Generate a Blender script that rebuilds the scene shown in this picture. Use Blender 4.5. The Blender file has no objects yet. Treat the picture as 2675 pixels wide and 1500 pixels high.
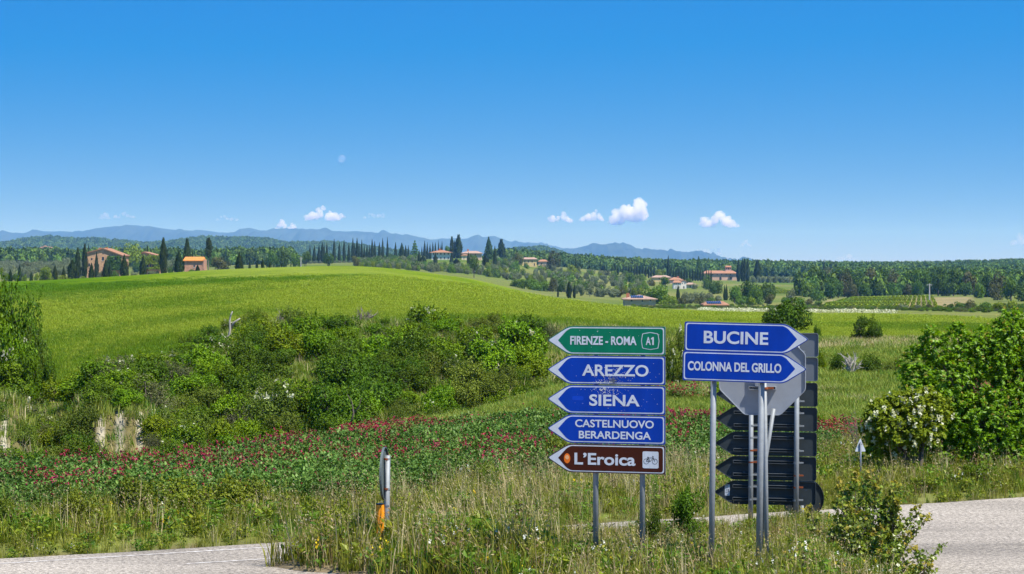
import bpy, math, random
import numpy as np
from mathutils import Vector, Matrix

random.seed(7)
RNG = np.random.default_rng(7)
SC = bpy.context.scene
COL = SC.collection
F = 5573.0            # focal length in photograph pixels (75 mm on a 36 mm sensor, 2675 px wide)
U0, V0, HC = 1337.5, 700.0, 3.2   # principal column, horizon row, eye height

# ------------------------------------------------------------------ camera
cam = bpy.data.cameras.new('camera')
cam.lens = 75.0
cam.sensor_width = 36.0
cam.shift_y = -50.0 / 2675.0
cam.clip_start = 0.5
cam.clip_end = 200000.0
camo = bpy.data.objects.new('camera', cam)
camo.location = (0, 0, HC)
camo.rotation_euler = (math.radians(90), 0, 0)
COL.objects.link(camo)
SC.camera = camo

# ------------------------------------------------------------------ sky, sun, exposure
SUN = Vector((1.25, -1.0, 2.75)).normalized()
w = bpy.data.worlds.new('World')
SC.world = w
w.use_nodes = True
nt = w.node_tree
nt.nodes.clear()
wo = nt.nodes.new('ShaderNodeOutputWorld')
bg = nt.nodes.new('ShaderNodeBackground')
sky = nt.nodes.new('ShaderNodeTexSky')
sky.sky_type = 'NISHITA'
sky.sun_disc = False
sky.sun_elevation = math.asin(SUN.z)
sky.sun_rotation = math.atan2(SUN.x, SUN.y)
sky.altitude = 300.0
sky.air_density = 1.0
sky.dust_density = 0.0
sky.ozone_density = 3.0
tc = nt.nodes.new('ShaderNodeTexCoord')
sep = nt.nodes.new('ShaderNodeSeparateXYZ')
mz = nt.nodes.new('ShaderNodeMath'); mz.operation = 'MULTIPLY_ADD'
mz.inputs[1].default_value = 4.0
mz.inputs[2].default_value = 0.10
cmb = nt.nodes.new('ShaderNodeCombineXYZ')
nrm = nt.nodes.new('ShaderNodeVectorMath'); nrm.operation = 'NORMALIZE'
# clear dry-air grading of the whole dome: offset, power and gain for each channel
spc = nt.nodes.new('ShaderNodeSeparateColor'); cbc = nt.nodes.new('ShaderNodeCombineColor')
SKYG = ((.985, 1.0, .110), (.0, .74, .104), (.0, .07, .418))
nt.links.new(tc.outputs['Generated'], sep.inputs[0])
nt.links.new(sep.outputs[0], cmb.inputs[0])
nt.links.new(sep.outputs[1], cmb.inputs[1])
nt.links.new(sep.outputs[2], mz.inputs[0])
nt.links.new(mz.outputs[0], cmb.inputs[2])
nt.links.new(cmb.outputs[0], nrm.inputs[0])
nt.links.new(nrm.outputs[0], sky.inputs['Vector'])
nt.links.new(sky.outputs[0], spc.inputs[0])
for i_, (of, pw, gn) in enumerate(SKYG):
    c_ = nt.nodes.new('ShaderNodeMath'); c_.operation = 'SUBTRACT'; c_.inputs[1].default_value = of
    d_ = nt.nodes.new('ShaderNodeMath'); d_.operation = 'MAXIMUM'; d_.inputs[1].default_value = .05
    a_ = nt.nodes.new('ShaderNodeMath'); a_.operation = 'POWER'; a_.inputs[1].default_value = pw
    b_ = nt.nodes.new('ShaderNodeMath'); b_.operation = 'MULTIPLY'; b_.inputs[1].default_value = gn / 0.1
    nt.links.new(spc.outputs[i_], c_.inputs[0]); nt.links.new(c_.outputs[0], d_.inputs[0]); nt.links.new(d_.outputs[0], a_.inputs[0]); nt.links.new(a_.outputs[0], b_.inputs[0]); nt.links.new(b_.outputs[0], cbc.inputs[i_])
nt.links.new(cbc.outputs[0], bg.inputs[0])
bg.inputs[1].default_value = 0.1
nt.links.new(bg.outputs[0], wo.inputs[0])

sl = bpy.data.lights.new('sun', 'SUN')
sl.energy = 5.0
sl.angle = math.radians(0.53)
sl.color = (1.0, 0.955, 0.88)
so = bpy.data.objects.new('sun', sl)
so.rotation_euler = SUN.to_track_quat('Z', 'Y').to_euler()
so.location = (20, -20, 60)
COL.objects.link(so)

SC.view_settings.view_transform = 'Standard'
SC.view_settings.look = 'None'
SC.view_settings.gamma = 1.0
SC.view_settings.use_curve_mapping = False
SC.view_settings.exposure = 0.70
SC.render.engine = 'CYCLES'
cy = SC.cycles
cy.use_denoising = True
try:
    cy.denoiser = 'OPENIMAGEDENOISE'
except Exception:
    pass
cy.max_bounces = 8
cy.diffuse_bounces = 2
cy.glossy_bounces = 2
cy.transmission_bounces = 3
cy.transparent_max_bounces = 6
cy.volume_bounces = 6
cy.caustics_reflective = False
cy.caustics_refractive = False
cy.sample_clamp_indirect = 6.0

# ================================================================== helpers
def tag(o, label=None, cat=None, group=None, kind=None):
    if label: o['label'] = label
    if cat: o['category'] = cat
    if group: o['group'] = group
    if kind: o['kind'] = kind
    return o

def empty(name, loc, rz=0.0):
    o = bpy.data.objects.new(name, None)
    o.location = loc
    o.rotation_euler = (0, 0, rz)
    o.empty_display_size = 0.2
    COL.objects.link(o)
    return o

def mobj(name, me, parent=None, loc=None, rot=None, scl=None, link=True):
    o = bpy.data.objects.new(name, me)
    if link: COL.objects.link(o)
    if parent is not None: o.parent = parent
    if loc is not None: o.location = loc
    if rot is not None: o.rotation_euler = rot
    if scl is not None: o.scale = scl
    return o

class Geo:
    """collects polygons (arrays of equal-size faces) and builds one mesh"""
    def __init__(s):
        s.v = []; s.f = []; s.t = []; s.m = []; s.n = 0
    def add(s, verts, faces, tint=0.5, mat=0):
        verts = np.asarray(verts, float).reshape(-1, 3)
        faces = np.asarray(faces, int)
        s.v.append(verts); s.f.append(faces + s.n); s.n += len(verts)
        k = len(faces)
        s.t.append(np.broadcast_to(np.asarray(tint, float), (k,)).copy())
        s.m.append(np.full(k, mat, int))
        return s
    def box(s, c, d, mat=0, tint=0.5, R=None):
        c = np.asarray(c, float); d = np.asarray(d, float) / 2
        g = np.array([[x, y, z] for z in (-1, 1) for y in (-1, 1) for x in (-1, 1)], float) * d
        if R is not None: g = g @ np.asarray(R).T
        q = [[0, 2, 3, 1], [4, 5, 7, 6], [0, 1, 5, 4], [2, 6, 7, 3], [0, 4, 6, 2], [1, 3, 7, 5]]
        return s.add(g + c, q, tint, mat)
    def tube(s, pts, rad, n=6, mat=0, tint=0.5, cap=True):
        pts = np.asarray(pts, float); rad = np.broadcast_to(np.asarray(rad, float), (len(pts),))
        vs = []
        d = np.gradient(pts, axis=0)
        for p, r, t in zip(pts, rad, d):
            t = t / (np.linalg.norm(t) + 1e-9)
            a = np.array([1., 0, 0]) if abs(t[0]) < .8 else np.array([0, 1., 0])
            b = np.cross(t, a); b /= np.linalg.norm(b); c = np.cross(t, b)
            an = np.arange(n) * 2 * math.pi / n
            vs.append(p + r * (np.cos(an)[:, None] * b + np.sin(an)[:, None] * c))
        q = []
        for i in range(len(pts) - 1):
            for k in range(n):
                q.append([i * n + k, i * n + (k + 1) % n, (i + 1) * n + (k + 1) % n, (i + 1) * n + k])
        b0 = s.n
        s.add(np.concatenate(vs), q, tint, mat)
        if cap:
            s.f.append(np.array([[b0 + k for k in range(n)][::-1]])); s.t.append(np.array([float(np.mean(tint))])); s.m.append(np.array([mat]))
            e = b0 + (len(pts) - 1) * n
            s.f.append(np.array([[e + k for k in range(n)]])); s.t.append(np.array([float(np.mean(tint))])); s.m.append(np.array([mat]))
        return s
    def poly(s, outline, y0, y1, mat=0, tint=0.5):
        """prism: outline is (x,z) points, extruded from y0 to y1"""
        o = np.asarray(outline, float); n = len(o)
        a = np.column_stack([o[:, 0], np.full(n, y0), o[:, 1]])
        b = np.column_stack([o[:, 0], np.full(n, y1), o[:, 1]])
        base = s.n
        s.add(np.vstack([a, b]), [[i, (i + 1) % n, n + (i + 1) % n, n + i] for i in range(n)], tint, mat)
        s.f.append(np.array([[base + i for i in range(n)][::-1]])); s.t.append(np.array([tint])); s.m.append(np.array([mat]))
        s.f.append(np.array([[base + n + i for i in range(n)]])); s.t.append(np.array([tint])); s.m.append(np.array([mat]))
        return s
    def mesh(s, name, mats, smooth=False):
        me = bpy.data.meshes.new(name)
        V = np.concatenate(s.v)
        tot = np.concatenate([np.full(len(f), f.shape[1], np.int32) for f in s.f])
        idx = np.concatenate([f.ravel() for f in s.f]).astype(np.int32)
        me.vertices.add(len(V)); me.vertices.foreach_set('co', V.astype(np.float32).ravel())
        me.loops.add(len(idx)); me.loops.foreach_set('vertex_index', idx)
        me.polygons.add(len(tot))
        st = np.concatenate([[0], np.cumsum(tot)[:-1]]).astype(np.int32)
        me.polygons.foreach_set('loop_start', st)
        try: me.polygons.foreach_set('loop_total', tot)
        except Exception: pass
        for m in (mats if isinstance(mats, (list, tuple)) else [mats]): me.materials.append(m)
        me.polygons.foreach_set('material_index', np.concatenate(s.m).astype(np.int32))
        me.polygons.foreach_set('use_smooth', np.full(len(tot), smooth, bool))
        me.update(calc_edges=True)
        a = me.attributes.new('tint', 'FLOAT', 'FACE')
        a.data.foreach_set('value', np.concatenate(s.t).astype(np.float32))
        me.validate()
        return me

def unit(a):
    return a / (np.linalg.norm(a, axis=-1, keepdims=True) + 1e-9)

def leaves(G, P, N, size, aspect=1.6, tint=None, mat=0, up=0.0, R=RNG):
    """diamond leaf faces at P facing roughly N"""
    n = len(P)
    N = unit(N)
    r = R.normal(size=(n, 3)); r[:, 2] += up
    a = unit(r - (r * N).sum(1, keepdims=True) * N)
    b = np.cross(N, a)
    s = np.broadcast_to(np.asarray(size, float), (n,)) * R.uniform(.65, 1.35, n)
    L = (s * aspect / 2)[:, None]; W = (s / 2)[:, None]
    fold = N * (W * R.uniform(-.5, .5, (n, 1)))
    v = np.stack([P - a * L, P + b * W + fold, P + a * L, P - b * W + fold], 1).reshape(-1, 3)
    q = np.arange(n * 4).reshape(n, 4)
    G.add(v, q, R.uniform(0, 1, n) if tint is None else tint, mat)

def sphere_dirs(n, R=RNG):
    return unit(R.normal(size=(n, 3)))

# ------------------------------------------------------------------ materials
def newmat(name):
    m = bpy.data.materials.new(name); m.use_nodes = True
    m.node_tree.nodes.clear()
    o = m.node_tree.nodes.new('ShaderNodeOutputMaterial')
    return m, m.node_tree, o

def N_(nt, t, **kw):
    n = nt.nodes.new(t)
    for k, v in kw.items():
        if k in n.inputs: n.inputs[k].default_value = v
        else: setattr(n, k, v)
    return n

def mixc(nt, fac, a, b, mode='MIX'):
    n = nt.nodes.new('ShaderNodeMix'); n.data_type = 'RGBA'; n.blend_type = mode
    for s, val in ((0, fac), (6, a), (7, b)):
        if isinstance(val, (int, float)): n.inputs[s].default_value = val
        elif isinstance(val, tuple): n.inputs[s].default_value = (*val[:3], 1)
        else: nt.links.new(val, n.inputs[s])
    return n.outputs[2]

def ramp(nt, src, stops):
    r = nt.nodes.new('ShaderNodeValToRGB')
    el = r.color_ramp.elements
    while len(el) < len(stops): el.new(.5)
    for e, (p, c) in zip(el, stops):
        e.position = p
        e.color = (*c, 1) if isinstance(c, tuple) else (c, c, c, 1)
    nt.links.new(src, r.inputs[0])
    return r.outputs[0]

def noise(nt, scale, detail=3, rough=.55, coord='Object', vec=None, mapscale=None):
    n = N_(nt, 'ShaderNodeTexNoise', Scale=scale, Detail=detail, Roughness=rough)
    if vec is None:
        t = nt.nodes.new('ShaderNodeTexCoord'); vec = t.outputs[coord]
    if mapscale:
        m = nt.nodes.new('ShaderNodeMapping'); m.inputs['Scale'].default_value = mapscale
        nt.links.new(vec, m.inputs[0]); vec = m.outputs[0]
    nt.links.new(vec, n.inputs['Vector'])
    return n.outputs[0]

def leafmat(name, dark, light, trans=.3, gloss=.06, rnd=.25, rough=.5):
    gloss *= .3
    m, t, o = newmat(name)
    at = t.nodes.new('ShaderNodeAttribute'); at.attribute_name = 'tint'
    oi = t.nodes.new('ShaderNodeObjectInfo')
    col = mixc(t, at.outputs['Fac'], dark, light)
    h = t.nodes.new('ShaderNodeHueSaturation')
    mr = N_(t, 'ShaderNodeMapRange'); mr.inputs[3].default_value = 1 - rnd; mr.inputs[4].default_value = 1 + rnd
    t.links.new(oi.outputs['Random'], mr.inputs[0]); t.links.new(mr.outputs[0], h.inputs['Value'])
    mh = t.nodes.new('ShaderNodeMath'); mh.operation = 'MULTIPLY_ADD'
    mh.inputs[1].default_value = 7.31
    mf = t.nodes.new('ShaderNodeMath'); mf.operation = 'FRACT'
    t.links.new(oi.outputs['Random'], mh.inputs[0]); t.links.new(mh.outputs[0], mf.inputs[0])
    mr2 = N_(t, 'ShaderNodeMapRange'); mr2.inputs[3].default_value = .488; mr2.inputs[4].default_value = .512
    t.links.new(mf.outputs[0], mr2.inputs[0]); t.links.new(mr2.outputs[0], h.inputs['Hue'])
    t.links.new(col, h.inputs['Color'])
    d = N_(t, 'ShaderNodeBsdfDiffuse'); t.links.new(h.outputs[0], d.inputs[0])
    tr = N_(t, 'ShaderNodeBsdfTranslucent')
    tcol = mixc(t, 1.0, h.outputs[0], (1.25, 1.15, .45), 'MULTIPLY')
    t.links.new(tcol, tr.inputs[0])
    mx = t.nodes.new('ShaderNodeMixShader'); mx.inputs[0].default_value = trans
    t.links.new(d.outputs[0], mx.inputs[1]); t.links.new(tr.outputs[0], mx.inputs[2])
    out = mx.outputs[0]
    if gloss > 0:
        g = N_(t, 'ShaderNodeBsdfGlossy', Roughness=rough)
        m2 = t.nodes.new('ShaderNodeMixShader'); m2.inputs[0].default_value = gloss
        t.links.new(out, m2.inputs[1]); t.links.new(g.outputs[0], m2.inputs[2]); out = m2.outputs[0]
    t.links.new(out, o.inputs[0])
    return m

def plain(name, col, rough=.6, metal=0.0, var=.12, nscale=8.0, spec=.4, bump=0.0, coord='Object'):
    m, t, o = newmat(name)
    p = t.nodes.new('ShaderNodeBsdfPrincipled')
    nz = noise(t, nscale, 4, .6, coord)
    r = ramp(t, nz, [(.25, tuple(c * (1 - var) for c in col)), (.75, tuple(min(1, c * (1 + var)) for c in col))])
    t.links.new(r, p.inputs['Base Color'])
    p.inputs['Roughness'].default_value = rough
    p.inputs['Metallic'].default_value = metal
    p.inputs['Specular IOR Level'].default_value = spec
    if bump:
        b = N_(t, 'ShaderNodeBump', Strength=bump, Distance=.02); t.links.new(nz, b.inputs['Height']); t.links.new(b.outputs[0], p.inputs['Normal'])
    t.links.new(p.outputs[0], o.inputs[0])
    return m

M = {}
# far foliage
M['cypress'] = leafmat('cypress_leaf', (.014, .026, .005), (.060, .082, .014), .1, .02, .18)
M['dark_tree'] = leafmat('dark_tree_leaf', (.026, .058, .006), (.110, .185, .020), .15, .03)
M['green_tree'] = leafmat('green_tree_leaf', (.038, .090, .006), (.140, .240, .022), .2, .03)
M['lime_tree'] = leafmat('lime_tree_leaf', (.080, .135, .004), (.240, .310, .018), .22, .03, .12)
M['olive'] = leafmat('olive_leaf', (.070, .095, .036), (.215, .250, .125), .14, .05, .22)
M['brown_tree'] = leafmat('brown_tree_leaf', (.048, .058, .014), (.150, .150, .046), .12, .03)
M['forest'] = leafmat('forest_leaf', (.036, .080, .010), (.150, .235, .034), .15, .02, .45)
# gully foliage
M['deep'] = leafmat('deep_green_leaf', (.014, .042, .001), (.118, .205, .008), .14, .04)
M['bright'] = leafmat('bright_green_leaf', (.028, .080, .001), (.190, .305, .007), .16, .04)
M['olivebush'] = leafmat('olive_green_leaf', (.030, .060, .003), (.180, .235, .024), .14, .04)
M['grey'] = leafmat('grey_green_leaf', (.050, .068, .018), (.150, .165, .060), .2, .05)
M['limebush'] = leafmat('lime_leaf', (.055, .110, .002), (.235, .305, .008), .18, .04, .12)
M['nut'] = leafmat('walnut_leaf', (.070, .180, .002), (.265, .455, .008), .42, .08, .1, .45)
M['poplar'] = leafmat('poplar_leaf', (.060, .110, .006), (.260, .330, .040), .35, .10, .1, .35)
M['young'] = leafmat('young_leaf', (.230, .240, .020), (.380, .300, .050), .35, .06, .1)
M['blossom'] = leafmat('blossom_petal', (.42, .43, .28), (.72, .72, .52), .25, .0, .1)
M['robinia'] = leafmat('robinia_leaf', (.100, .155, .006), (.310, .370, .030), .4, .02, .1)
M['bramble'] = leafmat('bramble_leaf', (.055, .095, .005), (.240, .285, .018), .28, .06, .2)
M['bark'] = plain('bark', (.13, .105, .08), .9, 0, .35, 6, .2)
M['palewood'] = plain('bleached_wood', (.42, .38, .33), .9, 0, .25, 5, .2)
M['greytwig'] = plain('grey_twig', (.20, .165, .135), .9, 0, .25, 5, .2)
# grass
M['grass'] = leafmat('grass_blade', (.095, .125, .010), (.370, .375, .065), .32, .03, .3)
M['grass_lush'] = leafmat('lush_grass_blade', (.050, .130, .010), (.170, .290, .025), .3, .04, .25)
M['straw'] = leafmat('dry_grass_blade', (.280, .215, .100), (.600, .510, .300), .28, .02, .22)
M['wheat'] = leafmat('wheat_blade', (.120, .205, .010), (.185, .282, .020), .35, .02, .08)
M['sulla'] = leafmat('sulla_leaf', (.036, .095, .010), (.145, .240, .045), .2, .05, .35)
M['pink'] = leafmat('sulla_flower', (.200, .014, .042), (.470, .058, .115), .22, .0, .35)
M['rustflower'] = leafmat('faded_flower', (.160, .030, .030), (.300, .075, .060), .2, .0, .25)
M['whiteflower'] = leafmat('white_flower', (.62, .62, .55), (.85, .85, .78), .2, .0, .1)
M['yellowflower'] = leafmat('yellow_flower', (.60, .42, .02), (.80, .62, .04), .2, .0, .1)
M['weedstalk'] = leafmat('weed_stalk', (.120, .075, .040), (.240, .170, .080), .1, .02, .2)

# ------------------------------------------------------------------ ground shape
TU = np.array([-300, 0, 300, 600, 900, 1200, 1450, 1750, 2100, 2400, 2700, 3000], float)
TD = np.array([95, 130, 180, 260, 350, 450, 600, 800, 1100, 1500, 2000, 2600, 3200], float)
TV = np.array([
 [960, 952, 902, 864, 850, 852, 856, 872, 900, 905, 908, 908],
 [880, 870, 840, 817, 803, 806, 820, 846, 862, 866, 868, 868],
 [815, 805, 785, 772, 762, 773, 798, 828, 838, 840, 842, 842],
 [765, 757, 746, 735, 727, 747, 783, 813, 822, 824, 826, 826],
 [745, 741, 730, 717, 709, 734, 781, 811, 816, 817, 817, 817],
 [738, 735, 722, 703, 695, 724, 778, 808, 811, 811, 812, 812],
 [742, 740, 729, 712, 706, 737, 790, 803, 803, 803, 800, 798],
 [737, 734, 727, 711, 704, 730, 772, 785, 786, 779, 776, 772],
 [713, 712, 711, 703, 697, 708, 738, 755, 758, 760, 757, 752],
 [692, 692, 693, 692, 686, 675, 698, 728, 732, 738, 734, 730],
 [684, 684, 687, 689, 688, 684, 694, 706, 712, 716, 714, 710],
 [676, 676, 680, 684, 687, 689, 697, 705, 708, 706, 697, 690],
 [680, 680, 684, 688, 690, 692, 700, 708, 711, 709, 701, 695]], float)
EU = np.array([-300, 0, 400, 700, 1000, 1300, 1500, 1700, 1900, 3000], float)
EE = np.array([34.0, 35.2, 37.4, 41, 46, 55, 64, 80, 88, 88], float)
ED = np.array([3.4, 3.2, 3.2, 3.2, 3.0, 2.2, 1.2, .25, .0, .0], float)

def pchip(x, y, xi):
    h = np.diff(x); d = np.diff(y, axis=0) / h[:, None]
    m = np.zeros_like(y)
    m[0] = d[0]; m[-1] = d[-1]
    w1 = (2 * h[1:] + h[:-1])[:, None]; w2 = (h[1:] + 2 * h[:-1])[:, None]
    same = d[:-1] * d[1:] > 0
    with np.errstate(divide='ignore', invalid='ignore'):
        hm = (w1 + w2) / (w1 / d[:-1] + w2 / d[1:])
    m[1:-1] = np.where(same, hm, 0)
    k = np.clip(np.searchsorted(x, xi) - 1, 0, len(x) - 2)
    t = ((xi - x[k]) / h[k])[:, None]
    hh = h[k][:, None]
    return ((1 + 2 * t) * (1 - t) ** 2 * y[k] + t * (1 - t) ** 2 * hh * m[k] + t * t * (3 - 2 * t) * y[k + 1] + t * t * (t - 1) * hh * m[k + 1])

def sstep(a, b, x):
    t = np.clip((x - a) / (b - a), 0, 1)
    return t * t * (3 - 2 * t)

def vnoise2(x, y, seed=0):
    """smooth value noise"""
    xi = np.floor(x).astype(int); yi = np.floor(y).astype(int)
    fx = x - xi; fy = y - yi
    fx = fx * fx * (3 - 2 * fx); fy = fy * fy * (3 - 2 * fy)
    def hsh(a, b):
        n = (a * 374761393 + b * 668265263 + seed * 69069) & 0x7fffffff
        n = ((n ^ (n >> 13)) * 1274126177) & 0x7fffffff
        return ((n ^ (n >> 16)) & 0xffff) / 65535.0
    return (hsh(xi, yi) * (1 - fx) + hsh(xi + 1, yi) * fx) * (1 - fy) + (hsh(xi, yi + 1) * (1 - fx) + hsh(xi + 1, yi + 1) * fx) * fy

def fbm(x, y, seed=0, o=4):
    s = 0; a = .5
    for k in range(o):
        s = s + a * (vnoise2(x * 2 ** k, y * 2 ** k, seed + k) - .5); a *= .5
    return s

GU = np.concatenate([np.array([-9000, -6000, -4000, -2800, -2000, -1500, -1150, -900, -700, -550]), np.arange(-450, 450, 7.5), np.arange(450, 3151, 20.0),
                     np.array([3250, 3400, 3600, 3850, 4200, 4700, 5500, 6700, 8500, 11500])])
GD = np.concatenate([np.array([4., 8, 12, 16, 20, 23]), np.arange(25, 57, .7), np.arange(57, 64, .25), np.arange(64, 100, .7), np.geomspace(100, 3200, 150), np.geomspace(3500, 30000, 16)])
def build_gz():
    uu = np.clip(GU, TU[0], TU[-1])
    far = pchip(np.log(TD), TV, np.log(np.clip(GD, 95, 3200)))                    # d x TU
    farv = np.stack([pchip(TU, r[:, None], uu)[:, 0] for r in far])               # d x GU
    D = GD[:, None] * np.ones_like(GU)[None]
    z = HC - (farv - V0) / F * D
    z = np.where(D > 3200, z * np.clip(1 - (D - 3200) / 3000, 0, 1) - 8 * sstep(3200, 5000, D), z)
    z95 = z[np.argmin(abs(GD - 95))]
    e = np.interp(GU, EU, EE); dd = np.interp(GU, EU, ED)
    X = (GU[None] - U0) / F * D
    rl = (D - (29.09 + .495 * X)) / math.hypot(1, .495)                           # past the far road edge
    plat = -.40 + .10 * sstep(.15, 1.8, rl) - .12 * sstep(2.5, 9, rl) * (1 - sstep(1200, 1700, GU)[None])
    bot = e + 7
    low = plat - dd * sstep(0, 7, D - e)
    t = np.clip((D - bot) / (95 - bot), 0, 1)
    bank = (plat - dd) * (1 - t) + z95[None] * t + .35 * dd[None] * .35 * np.sin(t * math.pi)
    near = np.where(D < bot, low, bank)
    near = near + .22 * fbm(X * .35, D * .35, 3) * sstep(1.5, 6, rl) * 1.5
    for (uc, uw, ds, hh) in ((312, 105, 59.6, 1.2), (5, 60, 58.8, 1.35)):
        near = near + hh * sstep(ds - .2, ds + 1.5, D + .5 * fbm(GU / 30, GU * 0 + 2, 17, 3)[None]) * (1 - sstep(ds + 4, ds + 18, D)) * np.exp(-(np.abs(GU - uc) / uw) ** 4)[None]
    k = sstep(90, 100, D)
    zz = near * (1 - k) + z * k
    zz = zz + np.where(D > 100, fbm(X / 60, D / 60, 11, 3) * np.minimum(D / 1000, 1.0) * .8, 0)
    return zz
GZ = build_gz()
LGD = np.log(GD)
def gz(u, d):
    u = np.asarray(u, float); d = np.asarray(d, float)
    i = np.clip(np.searchsorted(GU, u) - 1, 0, len(GU) - 2); j = np.clip(np.searchsorted(GD, d) - 1, 0, len(GD) - 2)
    a = np.clip((u - GU[i]) / (GU[i + 1] - GU[i]), 0, 1); b = np.clip((d - GD[j]) / (GD[j + 1] - GD[j]), 0, 1)
    return (GZ[j, i] * (1 - a) + GZ[j, i + 1] * a) * (1 - b) + (GZ[j + 1, i] * (1 - a) + GZ[j + 1, i + 1] * a) * b
def X_(u, d): return (np.asarray(u, float) - U0) / F * d
def Z_(v, d): return HC - (np.asarray(v, float) - V0) / F * d
def gpt(u, d): return Vector((float(X_(u, d)), float(d), float(gz(u, d))))
def uof(x, y): return U0 + F * x / y
def find_d(u, v, lo, hi):
    """depth along column u where the ground is seen at row v"""
    ds = np.geomspace(lo, hi, 120)
    vv = V0 + (HC - gz(np.full(120, u), ds)) * F / ds
    k = np.where(vv <= v)[0]
    return float(ds[k[0]]) if len(k) else float(hi)

WLO = (np.array([-300, 0, 80, 220, 340, 450, 560, 700, 900, 1200, 1400, 1600, 1750, 2000, 2300, 2700, 3200]),
       np.array([80, 78.5, 77, 77, 79, 84, 91, 95, 95, 94, 93, 95, 96, 104, 108, 110, 112], float))
WHI = (np.array([-300, 1200, 1450, 1650, 1800, 1900, 2300, 2500, 2600, 3200]), np.array([620, 620, 560, 470, 420, 300, 280, 230, 190, 180], float))
def wheat_mask(u, d):
    return (d > np.interp(u, *WLO)) & (d < np.interp(u, *WHI))

# ground colour per zone
def ground_colors(U, D, Z):
    V = V0 + (HC - Z) * F / D
    n = fbm(X_(U, D) / 8, D / 8, 21, 4) + .5
    c = np.zeros(U.shape + (3,))
    meadow = np.array([.120, .165, .028]); dry = np.array([.25, .20, .095]); lush = np.array([.10, .17, .028])
    c[:] = meadow
    k = np.clip(n * 1.4 - .3, 0, 1)[..., None]
    near = (D < 120)[..., None]
    c = np.where(near, meadow * (1 - k * .55) + dry * k * .55, c)
    rl = (D - (29.09 + .495 * X_(U, D))) / math.hypot(1, .495)
    ks = (1 - sstep(.0, .7, rl + (n - .5) * .6))[..., None]
    c = c * (1 - ks) + np.array([.125, .088, .060]) * ks
    gul = ((U < 1500) & (D > 48) & (D < np.interp(U, *WLO)))[..., None]
    c = np.where(gul, np.array([.13, .125, .05]) * (1 - k) + dry * .8 * k, c)
    cl = (np.exp(-(np.abs(U - 312) / 72) ** 6) * sstep(59.2, 59.8, D) + np.exp(-(np.abs(U - 2) / 40) ** 6) * sstep(58.4, 59.0, D)) * (1 - sstep(61.3, 62.2, D + .8 * fbm(U / 20, D * 0 + 7, 19, 3)))
    st = sstep(.30, .85, .5 + .5 * np.sin(U * 2 * math.pi / 50 + 3 * fbm(U / 40, D * .8, 91, 3)) + 1.1 * fbm(U / 14, D * 1.1, 92, 3) - .12)
    clk = np.clip(cl * st * 1.3, 0, 1)[..., None]
    c = c * (1 - clk) + (np.array([.40, .355, .275]) * (.75 + .5 * n[..., None])) * clk
    far = (D > np.interp(U, *WHI)) & (D > 170)
    n2 = fbm(X_(U, D) / 45, D / 90, 5, 3) + .5
    k2 = np.clip(n2 * 2.2 - .6, 0, 1)[..., None]
    fc = np.array([.085, .135, .022]) * (1 - k2) + np.array([.17, .175, .06]) * k2
    c = np.where(far[..., None], fc, c)
    vin = ((U > 2150) & (U < 2540) & (D > 540) & (D < 830))[..., None]
    c = np.where(vin, np.array([.24, .20, .10]), c)
    forest = (D > 1650)[..., None]
    c = np.where(forest, np.array([.035, .062, .015]), c)
    return c

def grid_mesh(name, faces_mask, mats):
    nd, nu = len(GD), len(GU)
    D = GD[:, None] * np.ones((1, nu)); U = GU[None] * np.ones((nd, 1))
    X = X_(U, D)
    V = np.stack([X, D, GZ], -1).reshape(-1, 3)
    ii = np.arange(nd * nu).reshape(nd, nu)
    Q = np.stack([ii[:-1, :-1], ii[:-1, 1:], ii[1:, 1:], ii[1:, :-1]], -1)
    Uc = (U[:-1, :-1] + U[1:, 1:]) / 2; Dc = (D[:-1, :-1] + D[1:, 1:]) / 2
    q = Q[faces_mask(Uc, Dc)]
    used = np.unique(q); mp = -np.ones(nd * nu, int); mp[used] = np.arange(len(used))
    g = Geo(); g.add(V[used], mp[q])
    me = g.mesh(name, mats, True)
    cols = ground_colors(U, D, GZ).reshape(-1, 3)[used]
    a = me.color_attributes.new('zone', 'FLOAT_COLOR', 'POINT')
    a.data.foreach_set('color', np.column_stack([cols, np.ones(len(cols))]).astype(np.float32).ravel())
    gu, gd = U.reshape(-1)[used], D.reshape(-1)[used]
    gr = .16 * sstep(170, 330, gd) * sstep(300, 800, gu) - .14 * np.exp(-((gu - 480) / 330.) ** 2 - ((np.log(gd) - 4.95) / .33) ** 2) + .12 * sstep(1500, 2100, gu)  # crop differences by position, with the dip's slope shading put into the colour
    b = me.attributes.new('growth_dip_shade', 'FLOAT', 'POINT'); b.data.foreach_set('value', gr.astype(np.float32))
    return me

def ground_material():
    m, t, o = newmat('ground_soil_and_turf')
    a = t.nodes.new('ShaderNodeAttribute'); a.attribute_name = 'zone'
    n1 = noise(t, .9, 6, .65)
    n2 = noise(t, .035, 4, .6)
    c = mixc(t, 1.0, a.outputs['Color'], ramp(t, n1, [(.25, .60), (.75, 1.35)]), 'MULTIPLY')
    c = mixc(t, 1.0, c, ramp(t, n2, [(.3, (.80, .86, .8)), (.7, (1.2, 1.12, 1.05))]), 'MULTIPLY')
    d = N_(t, 'ShaderNodeBsdfDiffuse'); t.links.new(c, d.inputs[0])
    b = N_(t, 'ShaderNodeBump', Strength=.6, Distance=.25); t.links.new(n1, b.inputs['Height']); t.links.new(b.outputs[0], d.inputs['Normal'])
    t.links.new(d.outputs[0], o.inputs[0])
    return m
M['ground'] = ground_material()

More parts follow.
